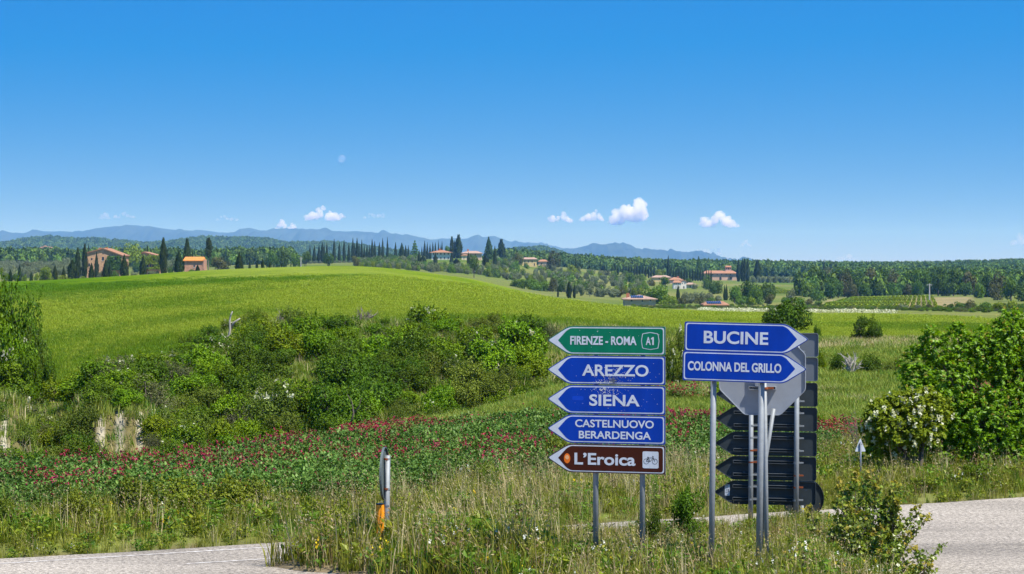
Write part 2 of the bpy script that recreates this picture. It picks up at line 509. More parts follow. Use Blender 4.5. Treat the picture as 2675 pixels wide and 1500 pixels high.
def wheat_material():
    m, t, o = newmat('young_wheat')
    # long sweeping bands where the crop stands denser or paler, plus painted dip shade
    b1 = noise(t, .028, 4, .55, mapscale=(1.0, .28, 1))
    b2 = noise(t, .11, 5, .6, mapscale=(1.0, .35, 1))
    f1 = noise(t, 2.2, 5, .75)
    av = t.nodes.new('ShaderNodeAttribute'); av.attribute_name = 'growth_dip_shade'
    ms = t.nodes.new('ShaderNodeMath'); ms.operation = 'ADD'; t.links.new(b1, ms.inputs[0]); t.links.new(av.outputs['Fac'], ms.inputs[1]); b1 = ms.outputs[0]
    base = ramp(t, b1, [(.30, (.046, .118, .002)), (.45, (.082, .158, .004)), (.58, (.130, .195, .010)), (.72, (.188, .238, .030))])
    c = mixc(t, .55, base, ramp(t, b2, [(.3, (.55, .68, .5)), (.7, (1.3, 1.2, 1.2))]), 'MULTIPLY')
    c = mixc(t, 1.0, c, ramp(t, f1, [(.28, .62), (.72, 1.32)]), 'MULTIPLY')
    d = N_(t, 'ShaderNodeBsdfDiffuse'); t.links.new(c, d.inputs[0])
    bp = N_(t, 'ShaderNodeBump', Strength=.7, Distance=.35); t.links.new(f1, bp.inputs['Height']); t.links.new(bp.outputs[0], d.inputs['Normal'])
    t.links.new(d.outputs[0], o.inputs[0])
    return m
M['wheatground'] = wheat_material()

tag(mobj('ground', grid_mesh('ground', lambda u, d: ~wheat_mask(u, d), M['ground'])), kind='structure')
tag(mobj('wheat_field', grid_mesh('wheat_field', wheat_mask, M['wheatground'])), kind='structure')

# ------------------------------------------------------------------ asphalt, markings, island
def asphalt_material():
    m, t, o = newmat('worn_asphalt')
    n1 = noise(t, 17, 5, .9)
    n2 = noise(t, .5, 5, .6, mapscale=(.3, 1.3, 1))
    n3 = noise(t, 60, 3, .7)
    c = ramp(t, n1, [(.34, (.040, .034, .027)), (.44, (.205, .176, .140)), (.55, (.375, .325, .262)), (.66, (.62, .545, .445))])
    c = mixc(t, .9, c, ramp(t, n2, [(.30, .45), (.44, .86), (.58, 1.1), (.72, 1.3)]), 'MULTIPLY')
    c = mixc(t, .7, c, ramp(t, n3, [(.3, .55), (.7, 1.45)]), 'MULTIPLY')
    p = t.nodes.new('ShaderNodeBsdfPrincipled'); p.inputs['Roughness'].default_value = .85; p.inputs['Specular IOR Level'].default_value = .25
    t.links.new(c, p.inputs['Base Color'])
    b = N_(t, 'ShaderNodeBump', Strength=.5, Distance=.012); t.links.new(n1, b.inputs['Height']); t.links.new(b.outputs[0], p.inputs['Normal'])
    t.links.new(p.outputs[0], o.inputs[0])
    return m
M['asphalt'] = asphalt_material()
def paint_material():
    m, t, o = newmat('worn_road_paint')
    n1 = noise(t, 9, 5, .75)
    c = ramp(t, n1, [(.44, (.36, .315, .27)), (.60, (.62, .58, .52))])
    p = t.nodes.new('ShaderNodeBsdfPrincipled'); p.inputs['Roughness'].default_value = .8
    t.links.new(c, p.inputs['Base Color']); t.links.new(p.outputs[0], o.inputs[0])
    return m
M['paint'] = paint_material()
ROADZ = -.35
def edge_y(x): return 29.09 + .495 * x
g = Geo()
xs = np.concatenate([np.linspace(-90, -14, 20), np.linspace(-13, 15, 141), np.linspace(16, 90, 20)])
wob = .10 * fbm(xs * 1.1, xs * 0 + 3, 8, 4) * 2.2
ring = np.column_stack([xs, edge_y(xs) + wob, np.full(len(xs), ROADZ)])
nearrow = np.column_stack([xs, np.full(len(xs), -60.0), np.full(len(xs), ROADZ)])
k = len(xs)
g.add(np.vstack([ring, nearrow]), [[k + i, k + i + 1, i + 1, i] for i in range(k - 1)])
road = tag(mobj('road', g.mesh('road', M['asphalt'])), kind='structure')
def strip(name, x0, x1, off, wdt, z, wave=0):
    xx = np.linspace(x0, x1, 40)
    g = Geo()
    a = np.column_stack([xx, edge_y(xx) - off, np.full(40, z)]); b = a.copy(); b[:, 1] -= wdt / .896
    if wave: s = wave * fbm(xx * .9, xx * 0, 4, 3); a[:, 1] += s; b[:, 1] += s
    g.add(np.vstack([a, b]), [[40 + i, 40 + i + 1, i + 1, i] for i in range(39)])
    return mobj(name, g.mesh(name, M['paint']), road)
strip('edge_line', -40, 2.5, .42, .07, ROADZ + .004, .08)
strip('lane_line', -3.9, -2.2, 1.55, .06, ROADZ + .004, .05)

ISL = np.array([(-2.95, 25.4), (-2.4, 26.3), (-1.2, 26.8), (0, 27.15), (1.2, 27.7), (2.5, 28.25), (4.2, 29.3), (4.8, 29.1), (4.85, 27.6), (4.5, 25.5), (4.2, 23.5), (4.0, 21), (3.2, 19.2),
                (1.6, 20.6), (.3, 22.2), (-.5, 23.5), (-1.5, 24.4), (-2.4, 24.95)])
def inpoly(x, y, P):
    x = np.asarray(x, float); y = np.asarray(y, float)
    r = np.zeros(x.shape, bool); n = len(P)
    for i in range(n):
        x0, y0 = P[i]; x1, y1 = P[(i + 1) % n]
        c = ((y0 > y) != (y1 > y)) & (x < (x1 - x0) * (y - y0) / (y1 - y0 + 1e-12) + x0)
        r ^= c
    return r
def polydist(x, y, P):
    x = np.asarray(x, float); y = np.asarray(y, float)
    best = np.full(x.shape, 1e9); n = len(P)
    for i in range(n):
        a = np.array(P[i]); b = np.array(P[(i + 1) % n]); d = b - a
        t = np.clip(((x - a[0]) * d[0] + (y - a[1]) * d[1]) / (d @ d), 0, 1)
        best = np.minimum(best, np.hypot(x - a[0] - t * d[0], y - a[1] - t * d[1]))
    return best
def isl_z(x, y):
    d = polydist(x, y, ISL)
    ins = inpoly(x, y, ISL)
    z = ROADZ + .03 + .22 * sstep(0, 1.1, d) + .05 * fbm(np.asarray(x) * 1.3, np.asarray(y) * 1.3, 31, 3)
    return np.where(ins, z, ROADZ - .02)
g = Geo()
ang = []
def densify(P, step=.18):
    out = []
    for i in range(len(P)):
        a = np.array(P[i]); b = np.array(P[(i + 1) % len(P)]); n = max(1, int(np.linalg.norm(b - a) / step))
        for k in range(n): out.append(a + (b - a) * k / n)
    return np.array(out)
dn = densify(ISL)
dn = dn + .12 * np.column_stack([fbm(dn[:, 0] * 2, dn[:, 1] * 2, 40, 3), fbm(dn[:, 0] * 2, dn[:, 1] * 2, 50, 3)]) * 2
cen = np.array([1.6, 25.4])
rings = []
for s in (1.0, .97, .92, .85, .75, .62, .45, .25, .08):
    p = cen + (dn - cen) * s
    zz = isl_z(p[:, 0], p[:, 1]) if s < 1 else np.full(len(p), ROADZ + .002)
    rings.append(np.column_stack([p, zz]))
nR = len(dn)
q = []
for r in range(len(rings) - 1):
    for k in range(nR):
        q.append([r * nR + k, (r + 1) * nR + k, (r + 1) * nR + (k + 1) % nR, r * nR + (k + 1) % nR])
g.add(np.vstack(rings), q)
g.f.append(np.array([[(len(rings) - 1) * nR + k for k in range(nR)]])); g.t.append(np.array([.5])); g.m.append(np.array([0]))
M['soil'] = plain('verge_soil', (.165, .13, .075), .95, 0, .4, 5, .1, .5)
tag(mobj('traffic_island', g.mesh('traffic_island', M['soil'], True)), kind='structure')

# ================================================================== scatter (uncountable cover only)
TEMPL = bpy.data.collections.new('templates')        # never linked to the scene
_tc = [0]
def template_set(objs):
    c = bpy.data.collections.new('template_set_%d' % _tc[0]); _tc[0] += 1
    for i, me in enumerate(objs):
        o = bpy.data.objects.new('t%03d_%s' % (i, me.name), me)
        c.objects.link(o)
    return c

def scatter(name, P, rot, scl, idx, tset, label=None, cat=None, parent=None):
    P = np.asarray(P, float)
    n = len(P)
    me = bpy.data.meshes.new(name)
    me.vertices.add(n); me.vertices.foreach_set('co', P.astype(np.float32).ravel())
    for nm, typ, dat, key in (('rot', 'FLOAT_VECTOR', rot, 'vector'), ('scl', 'FLOAT_VECTOR', scl, 'vector'), ('idx', 'INT', idx, 'value')):
        a = me.attributes.new(nm, typ, 'POINT')
        dat = np.asarray(dat)
        a.data.foreach_set(key, dat.astype(np.int32 if typ == 'INT' else np.float32).ravel())
    o = mobj(name, me, parent)
    ng = bpy.data.node_groups.new('scatter_' + name, 'GeometryNodeTree')
    ng.interface.new_socket('Geometry', in_out='INPUT', socket_type='NodeSocketGeometry')
    ng.interface.new_socket('Geometry', in_out='OUTPUT', socket_type='NodeSocketGeometry')
    gi = ng.nodes.new('NodeGroupInput'); go = ng.nodes.new('NodeGroupOutput')
    ci = ng.nodes.new('GeometryNodeCollectionInfo'); ci.inputs['Collection'].default_value = tset
    ci.inputs['Separate Children'].default_value = True; ci.inputs['Reset Children'].default_value = True
    ip = ng.nodes.new('GeometryNodeInstanceOnPoints'); ip.inputs['Pick Instance'].default_value = True
    def attr(nm, dt):
        a = ng.nodes.new('GeometryNodeInputNamedAttribute'); a.data_type = dt; a.inputs['Name'].default_value = nm
        return a.outputs['Attribute']
    ng.links.new(gi.outputs[0], ip.inputs['Points'])
    ng.links.new(ci.outputs[0], ip.inputs['Instance'])
    ng.links.new(attr('idx', 'INT'), ip.inputs['Instance Index'])
    e2r = ng.nodes.new('FunctionNodeEulerToRotation')
    ng.links.new(attr('rot', 'FLOAT_VECTOR'), e2r.inputs[0])
    ng.links.new(e2r.outputs[0], ip.inputs['Rotation'])
    ng.links.new(attr('scl', 'FLOAT_VECTOR'), ip.inputs['Scale'])
    ng.links.new(ip.outputs[0], go.inputs[0])
    md = o.modifiers.new('scatter', 'NODES'); md.node_group = ng
    return tag(o, label, cat, None, 'stuff')

def simple_scatter(name, P, smin, smax, tset, nt_, label, cat, lean=.08, zs=(.85, 1.2), weights=None, R=RNG):
    n = len(P)
    rot = np.column_stack([R.normal(0, lean, n), R.normal(0, lean, n), R.uniform(0, 6.283, n)])
    s = R.uniform(smin, smax, n)
    scl = np.column_stack([s, s, s * R.uniform(*zs, n)])
    idx = R.integers(0, nt_, n) if weights is None else R.choice(nt_, n, p=np.array(weights) / sum(weights))
    return scatter(name, P, rot, scl, idx, tset, label, cat)

# ------------------------------------------------------------------ grass-like templates
def blades(G, n, r, h0, h1, wd, lean, mat=0, tint=None, R=RNG, curve=.5, base=None):
    a = R.uniform(0, 6.283, n); rr = r * np.sqrt(R.uniform(0, 1, n))
    b = np.column_stack([rr * np.cos(a), rr * np.sin(a), np.full(n, -.03)])
    if base is not None: b = b + base
    h = R.uniform(h0, h1, n)
    la = R.uniform(0, 6.283, n); lm = np.abs(R.normal(0, lean, n)) * h
    L = np.column_stack([np.cos(la) * lm, np.sin(la) * lm, np.zeros(n)])
    s = np.column_stack([-np.sin(la + R.normal(0, .8, n)), np.cos(la), np.zeros(n)]); s = unit(s) * (wd * R.uniform(.6, 1.3, n))[:, None] / 2
    up = np.column_stack([np.zeros(n), np.zeros(n), h])
    m = b + L * .35 + up * .55
    t = b + L * (1 + curve * .4) + up * (1 - .25 * curve * np.clip(lm / h, 0, 1))[:, None]
    v = np.stack([b - s, b + s, m + s * .8, m - s * .8, t], 1).reshape(-1, 3)
    i = np.arange(n)[:, None] * 5
    ti = R.uniform(0, 1, n) if tint is None else np.broadcast_to(tint, (n,))
    G.add(v, i + np.array([[0, 1, 2, 3]]), ti, mat)
    k = G.n - len(v)
    G.f.append(k + i + np.array([[3, 2, 4]])); G.t.append(np.array(ti)); G.m.append(np.full(n, mat))
    return t

def tuft(name, mat, n=26, r=.14, h=(.18, .42), wd=.011, lean=.35, heads=None, hm=None):
    G = Geo()
    t = blades(G, n, r, h[0], h[1], wd, lean)
    mats = [mat]
    if heads:
        mats.append(hm)
        k = min(heads, n)
        leaves(G, t[:k], RNG.normal(size=(k, 3)), .012, 3.6, None, 1, up=2)
    return G.mesh(name, mats)

def stalk_plant(name, mat, n=9, r=.1, h=(.5, .9), seed_mat=None):
    """tall dry stalks with drooping seed heads (wild oats)"""
    G = Geo()
    t = blades(G, n, r, h[0], h[1], .010, .25)
    P = np.repeat(t, 6, 0) + RNG.normal(0, .03, (n * 6, 3)) - np.array([0, 0, .04])
    leaves(G, P, RNG.normal(size=(len(P), 3)), .008, 3.4, None, 0, up=2)
    return G.mesh(name, [mat])

def leafy_weed(name, mat, n=60, r=.2, h=.3, ls=.05, flower=None, nf=0, fs=.04, stems=5, stalk=None):
    G = Geo()
    mats = [mat]
    P = np.column_stack([RNG.normal(0, r * .55, n), RNG.normal(0, r * .55, n), h * RNG.beta(1.6, 1.1, n)])
    Nn = RNG.normal(size=(n, 3)) * .7 + np.array([0, 0, .9])
    leaves(G, P, Nn, ls, 1.7)
    blades(G, stems * 3, r * .7, h * .5, h * 1.05, .010, .3)
    if flower:
        mats.append(flower)
        Pf = np.column_stack([RNG.normal(0, r * .6, nf), RNG.normal(0, r * .6, nf), h * RNG.uniform(.8, 1.2, nf)])
        rep = np.repeat(Pf, 5, 0) + RNG.normal(0, fs * .35, (nf * 5, 3)) * np.array([.8, .8, 1.3])
        leaves(G, rep, RNG.normal(size=(len(rep), 3)) + np.array([0, -.4, .5]), fs * .75, 1.2, None, 1)
    return G.mesh(name, mats)

GR = [tuft('grass_a', M['grass']), tuft('grass_b', M['grass'], 30, .16, (.12, .34)), tuft('grass_c', M['grass_lush'], 24, .12, (.2, .5), .013),
      tuft('grass_head', M['grass'], 18, .12, (.3, .55), .009, .3, 12, M['straw']), tuft('straw_a', M['straw'], 16, .12, (.22, .5), .008, .45, 10, M['straw']),
      stalk_plant('oat_stalk', M['straw'], 7, .1, (.40, .72)), leafy_weed('weed_a', M['bramble'], 50, .18, .26, .05), leafy_weed('weed_b', M['grass_lush'], 60, .17, .3, .045),
      leafy_weed('weed_white', M['grass'], 30, .14, .3, .03, M['whiteflower'], 4, .028), leafy_weed('weed_yellow', M['grass_lush'], 30, .14, .24, .03, M['yellowflower'], 4, .024),
      leafy_weed('weed_brown', M['weedstalk'], 16, .10, .48, .025, None, 0, 0, 4)]
S_GR = template_set(GR)
SU = [leafy_weed('sulla_a', M['sulla'], 170, .24, .40, .030), leafy_weed('sulla_b', M['sulla'], 160, .22, .40, .030, M['pink'], 2, .028),
      leafy_weed('sulla_c', M['sulla'], 150, .22, .42, .030, M['pink'], 5, .031), leafy_weed('sulla_d', M['sulla'], 130, .2, .42, .030, M['pink'], 11, .033),
      leafy_weed('sulla_f', M['grass'], 60, .2, .30, .03, M['rustflower'], 14, .04), GR[3], GR[0], GR[4]]
S_SU = template_set(SU)

def pts_xy(n, x0, x1, y0, y1): return RNG.uniform(x0, x1, n), RNG.uniform(y0, y1, n)

# ---- island grass
x, y = pts_xy(5200, -3.2, 5.1, 19, 29.5)
ok = inpoly(x, y, ISL) & (polydist(x, y, ISL) > .04)
x, y = x[ok], y[ok]
z = isl_z(x, y)
n = len(x)
dd = polydist(x, y, ISL)
backside = sstep(-.2, 1.2, y - (26.3 + .42 * x))            # towards the far kerb the grass is short
leftside = 1 - sstep(-.2, .9, x)
rightback = sstep(.1, 1.0, x) * sstep(23.6, 25.2, y)
s = RNG.uniform(.65, 1.05, n) * (1 - .42 * rightback) * (1 - .6 * backside * (1 - leftside * .85)) * (1 + .25 * leftside)
patch = fbm(x * .8, y * .8, 60, 3) + .5
w0 = np.array([6, 5, 2.4, 5.5, 5.0, 2.6, 2.2, 1.5, .45, .5, 1.3])
idx = np.array([RNG.choice(11, p=(lambda q: q / q.sum())(w0 * np.array([1, 1, 1, 1, .4 + 2.6 * max(0, p - .42), .5 + 2 * max(0, p - .45), 1, 1, 1, 1, 1]))) for p in patch])
rot = np.column_stack([RNG.normal(0, .1, n), RNG.normal(0, .1, n), RNG.uniform(0, 6.28, n)])
scatter('island_grass', np.column_stack([x, y, z]), rot, np.column_stack([s, s, s]), idx, S_GR, 'tangled green and straw grass with weeds on the island under the signs', 'grass')

# ---- far verge of the road: grass, then sulla field
x, y = pts_xy(42000, -16, 18, 19, 46)
rl = (y - edge_y(x)) / 1.116
u = uof(x, y)
vw = 3.0 + 1.6 * (fbm(x * .35, y * .1, 77, 3) + .2) + 2.2 * sstep(900, 1300, u) * (1 - sstep(1650, 2000, u) * .2) + 2.5 * sstep(2050, 2250, u)
ok = (rl > .12) & (rl < vw + 1.0) & (u > -650) & (u < 3350)
x, y, rl, u, vw = x[ok], y[ok], rl[ok], u[ok], vw[ok]
ok = RNG.uniform(0, 1, len(x)) < (1 - .9 * sstep(vw - .6, vw + .9, rl)) * sstep(0, .6, rl + .48 + .5 * fbm(x * 1.3, y * 1.3, 53, 3))
x, y, rl, u = x[ok], y[ok], rl[ok], u[ok]
n = len(x); z = gz(u, y)
patch = fbm(x * .5, y * .5, 61, 3) + .5
mid = sstep(800, 1050, u) * (1 - sstep(1750, 2000, u))
idx = np.empty(n, int)
for i in range(n):
    wv = w0 * np.array([1, 1, 1, 1.2, .25 + 1.6 * mid[i] + 2 * max(0, patch[i] - .5), .2 + 1.6 * mid[i] + 1.5 * max(0, patch[i] - .5), 1.6 - mid[i], 1.2, .7, .4, .8])
    idx[i] = RNG.choice(11, p=wv / wv.sum())
s = RNG.uniform(.5, 1.1, n) * (.5 + .5 * sstep(0, 1.6, rl)) * (1 + .35 * (fbm(x * .9, y * .9, 44, 2)))
rot = np.column_stack([RNG.normal(0, .1, n), RNG.normal(0, .1, n), RNG.uniform(0, 6.28, n)])
scatter('verge_grass', np.column_stack([x, y, z]), rot, np.column_stack([s, s, s]), idx, S_GR, 'rough grass and dry stalks along the far edge of the road', 'grass')

# ---- sulla flowers on the plateau behind the verge
x, y = pts_xy(72000, -16, 19, 23, 62)
rl = (y - edge_y(x)) / 1.116; u = uof(x, y)
e = np.interp(u, EU, EE)
pn = fbm(x * .22, y * .16, 70, 4) + .5
vw = 3.0 + 1.6 * (fbm(x * .35, y * .1, 77, 3) + .2) + 2.2 * sstep(900, 1300, u) + 2.5 * sstep(2050, 2250, u)
upper = np.interp(u, [-300, 0, 400, 700, 1000, 1300, 1500, 1800, 2100, 2400, 2900], [33.9, 35.1, 37.2, 40, 43, 46, 47, 45, 42, 39, 38])
dens = sstep(vw - .8, vw + .6, rl) * (1 - sstep(upper - 1.0, upper + 1.5, y)) * np.where(u > 1900, .55, 1.0)
ok = (u > -650) & (u < 3350) & (y < e + .3) & (RNG.uniform(0, 1, len(x)) < dens * .62)
x, y, u, pn, upper = x[ok], y[ok], u[ok], pn[ok], upper[ok]
n = len(x); z = gz(u, y)
fl = np.clip((pn - .45) * 4.2, 0, 1) * (.35 + .65 * sstep(-6.5, -.5, y - upper))
fl *= np.where(u > 1850, .3, 1)
idx = np.zeros(n, int)
rr = RNG.uniform(0, 1, n)
idx[rr < .12 + fl * .9] = 1; idx[rr < fl * .6] = 2; idx[rr < fl * .25] = 3
mixg = RNG.uniform(0, 1, n) < .10 + .25 * np.clip(fbm(x * .6, y * .6, 81, 3) * 2, 0, 1)
idx[mixg] = RNG.integers(5, 8, mixg.sum())
s = RNG.uniform(.7, 1.2, n)
rot = np.column_stack([RNG.normal(0, .1, n), RNG.normal(0, .1, n), RNG.uniform(0, 6.28, n)])
scatter('sulla_flowers', np.column_stack([x, y, z]), rot, np.column_stack([s, s, s]), idx, S_SU, 'leafy field of crimson flowering sulla behind the road verge', 'flowers')

# ---- paler meadow beyond (right of the gully), up to the wheat
M['meadowgrass'] = leafmat('meadow_blade', (.130, .190, .022), (.320, .360, .075), .32, .03, .25)
MD = [tuft('meadow_a', M['meadowgrass'], 40, .3, (.18, .42), .02, .4), tuft('meadow_b', M['meadowgrass'], 36, .3, (.15, .36), .022, .4), tuft('meadow_dry', M['straw'], 24, .28, (.2, .42), .016, .5), SU[4], SU[3], tuft('meadow_lush', M['grass_lush'], 36, .3, (.15, .4), .022, .4)]
S_MD = template_set(MD)
d = 1 / RNG.uniform(1 / 112, 1 / 40, 46000); u = RNG.uniform(850, 3200, len(d))
x = X_(u, d)
e = np.interp(u, EU, EE)
upper = np.interp(u, [-300, 0, 400, 700, 1000, 1300, 1500, 1800, 2100, 2400, 2900], [33.9, 35.1, 37.2, 40, 43, 46, 47, 45, 42, 39, 38])
ok = ((d < e + .6) | (u > 1560)) & (d > upper - .8) & (d < np.interp(u, *WLO) + .5)
u, d, x = u[ok], d[ok], x[ok]
n = len(u); z = gz(u, d)
band = fbm(x * .10 + d * .02, d * .16, 90, 4) + .5
dry = fbm(x * .16, d * .12, 95, 3) * 1.7 + .5 + .22 * sstep(80, 95, d)
rr = RNG.uniform(0, 1, n)
idx = np.where(rr < .5, 0, 1)
idx[(rr > .75)] = 5
idx[(rr < np.clip((dry - .55) * 1.6, 0, .75))] = 2
fp = np.clip((band - .565) * 10, 0, .9)
rr2 = RNG.uniform(0, 1, n)
idx[(rr2 < fp) & (d < 80)] = 3
idx[(rr2 < fp * .35) & (d < 66)] = 4
s = RNG.uniform(.6, 1.0, n) * np.clip(d / 60, .8, 1.4) * np.where((idx == 3) | (idx == 4), 1.6, 1.0)
rot = np.column_stack([RNG.normal(0, .1, n), RNG.normal(0, .1, n), RNG.uniform(0, 6.28, n)])
scatter('meadow_grass', np.column_stack([x, d, z]), rot, np.column_stack([s, s, s * .72]), idx, S_MD, 'pale meadow grass streaked with faded crimson flowers beyond the sulla field', 'grass')

# ---- wheat blades
M['wheat_dk'] = leafmat('wheat_blade_dense_shaded', (.062, .150, .002), (.115, .222, .006), .35, .02, .08)
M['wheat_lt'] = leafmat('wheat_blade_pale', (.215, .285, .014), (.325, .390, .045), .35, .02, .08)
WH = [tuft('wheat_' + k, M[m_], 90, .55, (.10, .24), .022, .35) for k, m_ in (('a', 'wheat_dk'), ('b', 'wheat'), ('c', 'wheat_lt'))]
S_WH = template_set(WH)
d = 1 / RNG.uniform(1 / 330, 1 / 76, 78000); u = RNG.uniform(-350, 2950, len(d))
ok = wheat_mask(u, d) & (RNG.uniform(0, 1, len(d)) < 1 - .95 * sstep(170, 330, d))
u, d = u[ok], d[ok]; x = X_(u, d); n = len(u); z = gz(u, d)
s = np.clip(d / 120, .8, 2.2) * RNG.uniform(.8, 1.2, n)
band = fbm(x / 30 + 3, d / 70, 33, 3) * 2.3 + .5 + .20 * sstep(170, 330, d) * sstep(300, 800, u) - .20 * np.exp(-((u - 540) / 300.) ** 2 - ((np.log(d) - 4.95) / .33) ** 2) + .20 * sstep(1500, 2100, u) + .14 * np.exp(-((u - 60) / 170.) ** 2 - ((d - 190) / 70.) ** 2) + .26 * np.exp(-((u - 190) / 160.) ** 2 - ((d - 86) / 14.) ** 2) + RNG.normal(0, .07, n)  # crop bands, plus shade of the lower-left dip painted as darker blades
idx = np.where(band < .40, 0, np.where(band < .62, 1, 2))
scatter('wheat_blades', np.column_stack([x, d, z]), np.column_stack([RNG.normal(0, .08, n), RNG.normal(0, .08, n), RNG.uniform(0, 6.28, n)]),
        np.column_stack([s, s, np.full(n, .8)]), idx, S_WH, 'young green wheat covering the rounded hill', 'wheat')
# ---- dry grass and herbs on the open parts of the gully bank
d = RNG.uniform(50, 95, 16000); u = RNG.uniform(-300, 1560, len(d))
ok = (d > np.interp(u, EU, EE) + 6) & (d < np.interp(u, *WLO) + .5) & ~((d > 58.3) & (d < 61.4) & ((np.abs(u - 312) < 78) | (np.abs(u - 4) < 38)) & (RNG.uniform(0, 1, len(d)) < .55))
u, d = u[ok], d[ok]; x = X_(u, d); n = len(u); z = gz(u, d)
rr = RNG.uniform(0, 1, n)
idx = np.where(rr < .16, 2, np.where(rr < .45, 0, np.where(rr < .7, 1, 5)))
s = RNG.uniform(.8, 1.5, n)
scatter('bank_grass', np.column_stack([x, d, z]), np.column_stack([RNG.normal(0, .12, n), RNG.normal(0, .12, n), RNG.uniform(0, 6.28, n)]), np.column_stack([s, s, s]), idx, S_MD,
        'mixed dry and green grass between the bushes of the gully', 'grass')

# ================================================================== trees and bushes
ORD = ['first', 'second', 'third', 'fourth', 'fifth', 'sixth', 'seventh', 'eighth', 'ninth', 'tenth', 'eleventh', 'twelfth', 'thirteenth', 'fourteenth', 'fifteenth', 'sixteenth',
       'seventeenth', 'eighteenth', 'nineteenth', 'twentieth'] + ['twenty-' + k for k in ('first', 'second', 'third', 'fourth', 'fifth', 'sixth', 'seventh', 'eighth', 'ninth')] + \
      ['thirtieth'] + ['thirty-' + k for k in ('first', 'second', 'third', 'fourth', 'fifth', 'sixth', 'seventh', 'eighth', 'ninth')] + ['fortieth'] + ['forty-' + k for k in ('first', 'second', 'third', 'fourth')]

def blob_set(n, R, flat=.75, spread=.62, rmin=.24, rmax=.40, zmin=.12):
    """blobs filling a dome of unit radius and height 1"""
    B = []
    for i in range(n):
        a = R.uniform(0, 6.283); rr = spread * math.sqrt(R.uniform(0, 1)); zz = R.uniform(zmin, .85)
        rr *= math.sqrt(max(.1, 1 - (zz / 1.05) ** 2))
        B.append((rr * math.cos(a), rr * math.sin(a), zz, R.uniform(rmin, rmax)))
    return np.array(B)

def crown_geo(B, n, ls, R, aspect=1.6, inner=.55, updir=.35, zflat=.8, mat=0, G=None, upl=.3):
    G = G or Geo()
    w_ = B[:, 3] ** 2; k = R.choice(len(B), n, p=w_ / w_.sum())
    dr = unit(R.normal(size=(n, 3)))
    rad = R.uniform(inner, 1.03, n) ** .6
    P = B[k, :3] + dr * (B[k, 3] * rad)[:, None] * np.array([1, 1, zflat])
    P[:, 2] = np.maximum(P[:, 2], .015)
    Nn = dr + R.normal(0, .55, (n, 3)) + np.array([0, 0, updir])
    ct = R.uniform(-.18, .18, len(B))
    ti = np.clip(R.uniform(.1, .9, n) + ct[k], 0, 1)
    leaves(G, P, Nn, ls, aspect, ti, mat, upl, R)
    return G, P

def stems_geo(B, R, base_r=.03, nmax=9, lean=.1):
    G = Geo()
    ks = R.permutation(len(B))[:nmax]
    for k in ks:
        t = B[k, :3]
        b = np.array([R.normal(0, .05), R.normal(0, .05), -.06])
        m1 = b + (t - b) * .4 + R.normal(0, .04, 3) + np.array([0, 0, .08])
        G.tube([b, m1, t], [base_r, base_r * .65, base_r * .22], 5, cap=False)
        for _ in range(3):
            e = t + unit(R.normal(size=3)) * B[k, 3] * .9
            G.tube([t * .85 + b * .15, e], [base_r * .3, base_r * .1], 4, cap=False)
    return G

def shrub_templates(kind, mat, nvar, nl, ls, stem=.028, **kw):
    out = []
    for i in range(nvar):
        R = np.random.default_rng(hash_seed(kind, i))
        kw2 = dict(spread=.70, rmin=.15, rmax=.29, zmin=.10); kw2.update(kw)
        B = blob_set(int(R.integers(17, 27)), R, **kw2)
        G, P = crown_geo(B, nl, ls, R, inner=.72, updir=.55)
        # twiggy shoots that break the outline
        ns = nl // 4
        k = R.integers(0, len(B), ns // 16)
        for q in k:
            dr = unit(R.normal(size=3) + np.array([0, 0, .9])); st = B[q, :3] + dr * B[q, 3] * .85
            tt = R.uniform(0, 1, 16)[:, None]
            leaves(G, st + dr * tt * R.uniform(.08, .24) + R.normal(0, .012, (16, 3)), R.normal(size=(16, 3)), ls * .9, 1.7, R.uniform(.4, 1, 16), 0, .5, R)
        cr = G.mesh(kind + '_crown', [mat]); sm = stems_geo(B, R, stem).mesh(kind + '_stem', [M['bark']])
        out.append((cr, sm, B))
    return out

def hash_seed(k, i): return (sum(ord(c) * (j + 3) for j, c in enumerate(k)) * 101 + i * 7919) % (2 ** 31)

SHR = {k: shrub_templates(k, M[m], nv, nl_, ls_, st_) for k, m, nv, nl_, ls_, st_ in (('deep', 'deep', 4, 7000, .033, .028), ('bright', 'bright', 3, 6000, .040, .028), ('olive', 'olivebush', 3, 7500, .028, .028), ('grey', 'grey', 2, 2600, .030, .030), ('lime', 'limebush', 2, 5500, .038, .028))}

def blossom_mesh(B, R, n, ls, name='blossom'):
    G = Geo()
    nc = max(8, n // 14)
    k = R.integers(0, len(B), nc)
    dr = unit(R.normal(size=(nc, 3)) + np.array([0, -.5, .7]))
    C = B[k, :3] + dr * (B[k, 3] * 1.0)[:, None]
    P = np.repeat(C, 14, 0) + R.normal(0, .035, (nc * 14, 3))
    leaves(G, P, R.normal(size=(len(P), 3)) + np.array([0, -.3, .6]), ls, 1.1, None, 0, 0, R)
    return G.mesh(name, [M['blossom']])

def put_shrub(kind, var, loc, r, h, rz, label, group=None, cat='bush', name='bush', blossom=0):
    cr, sm, B = SHR[kind][var % len(SHR[kind])]
    e = empty(name, loc, rz)
    mobj('crown', cr, e, scl=(r, r, h)); mobj('stem', sm, e, scl=(r, r, h))
    if blossom:
        mobj('blossom', blossom_mesh(B, np.random.default_rng(var + 5), blossom, .05), e, scl=(r, r, h))
    tag(e, label, cat, group)
    return e

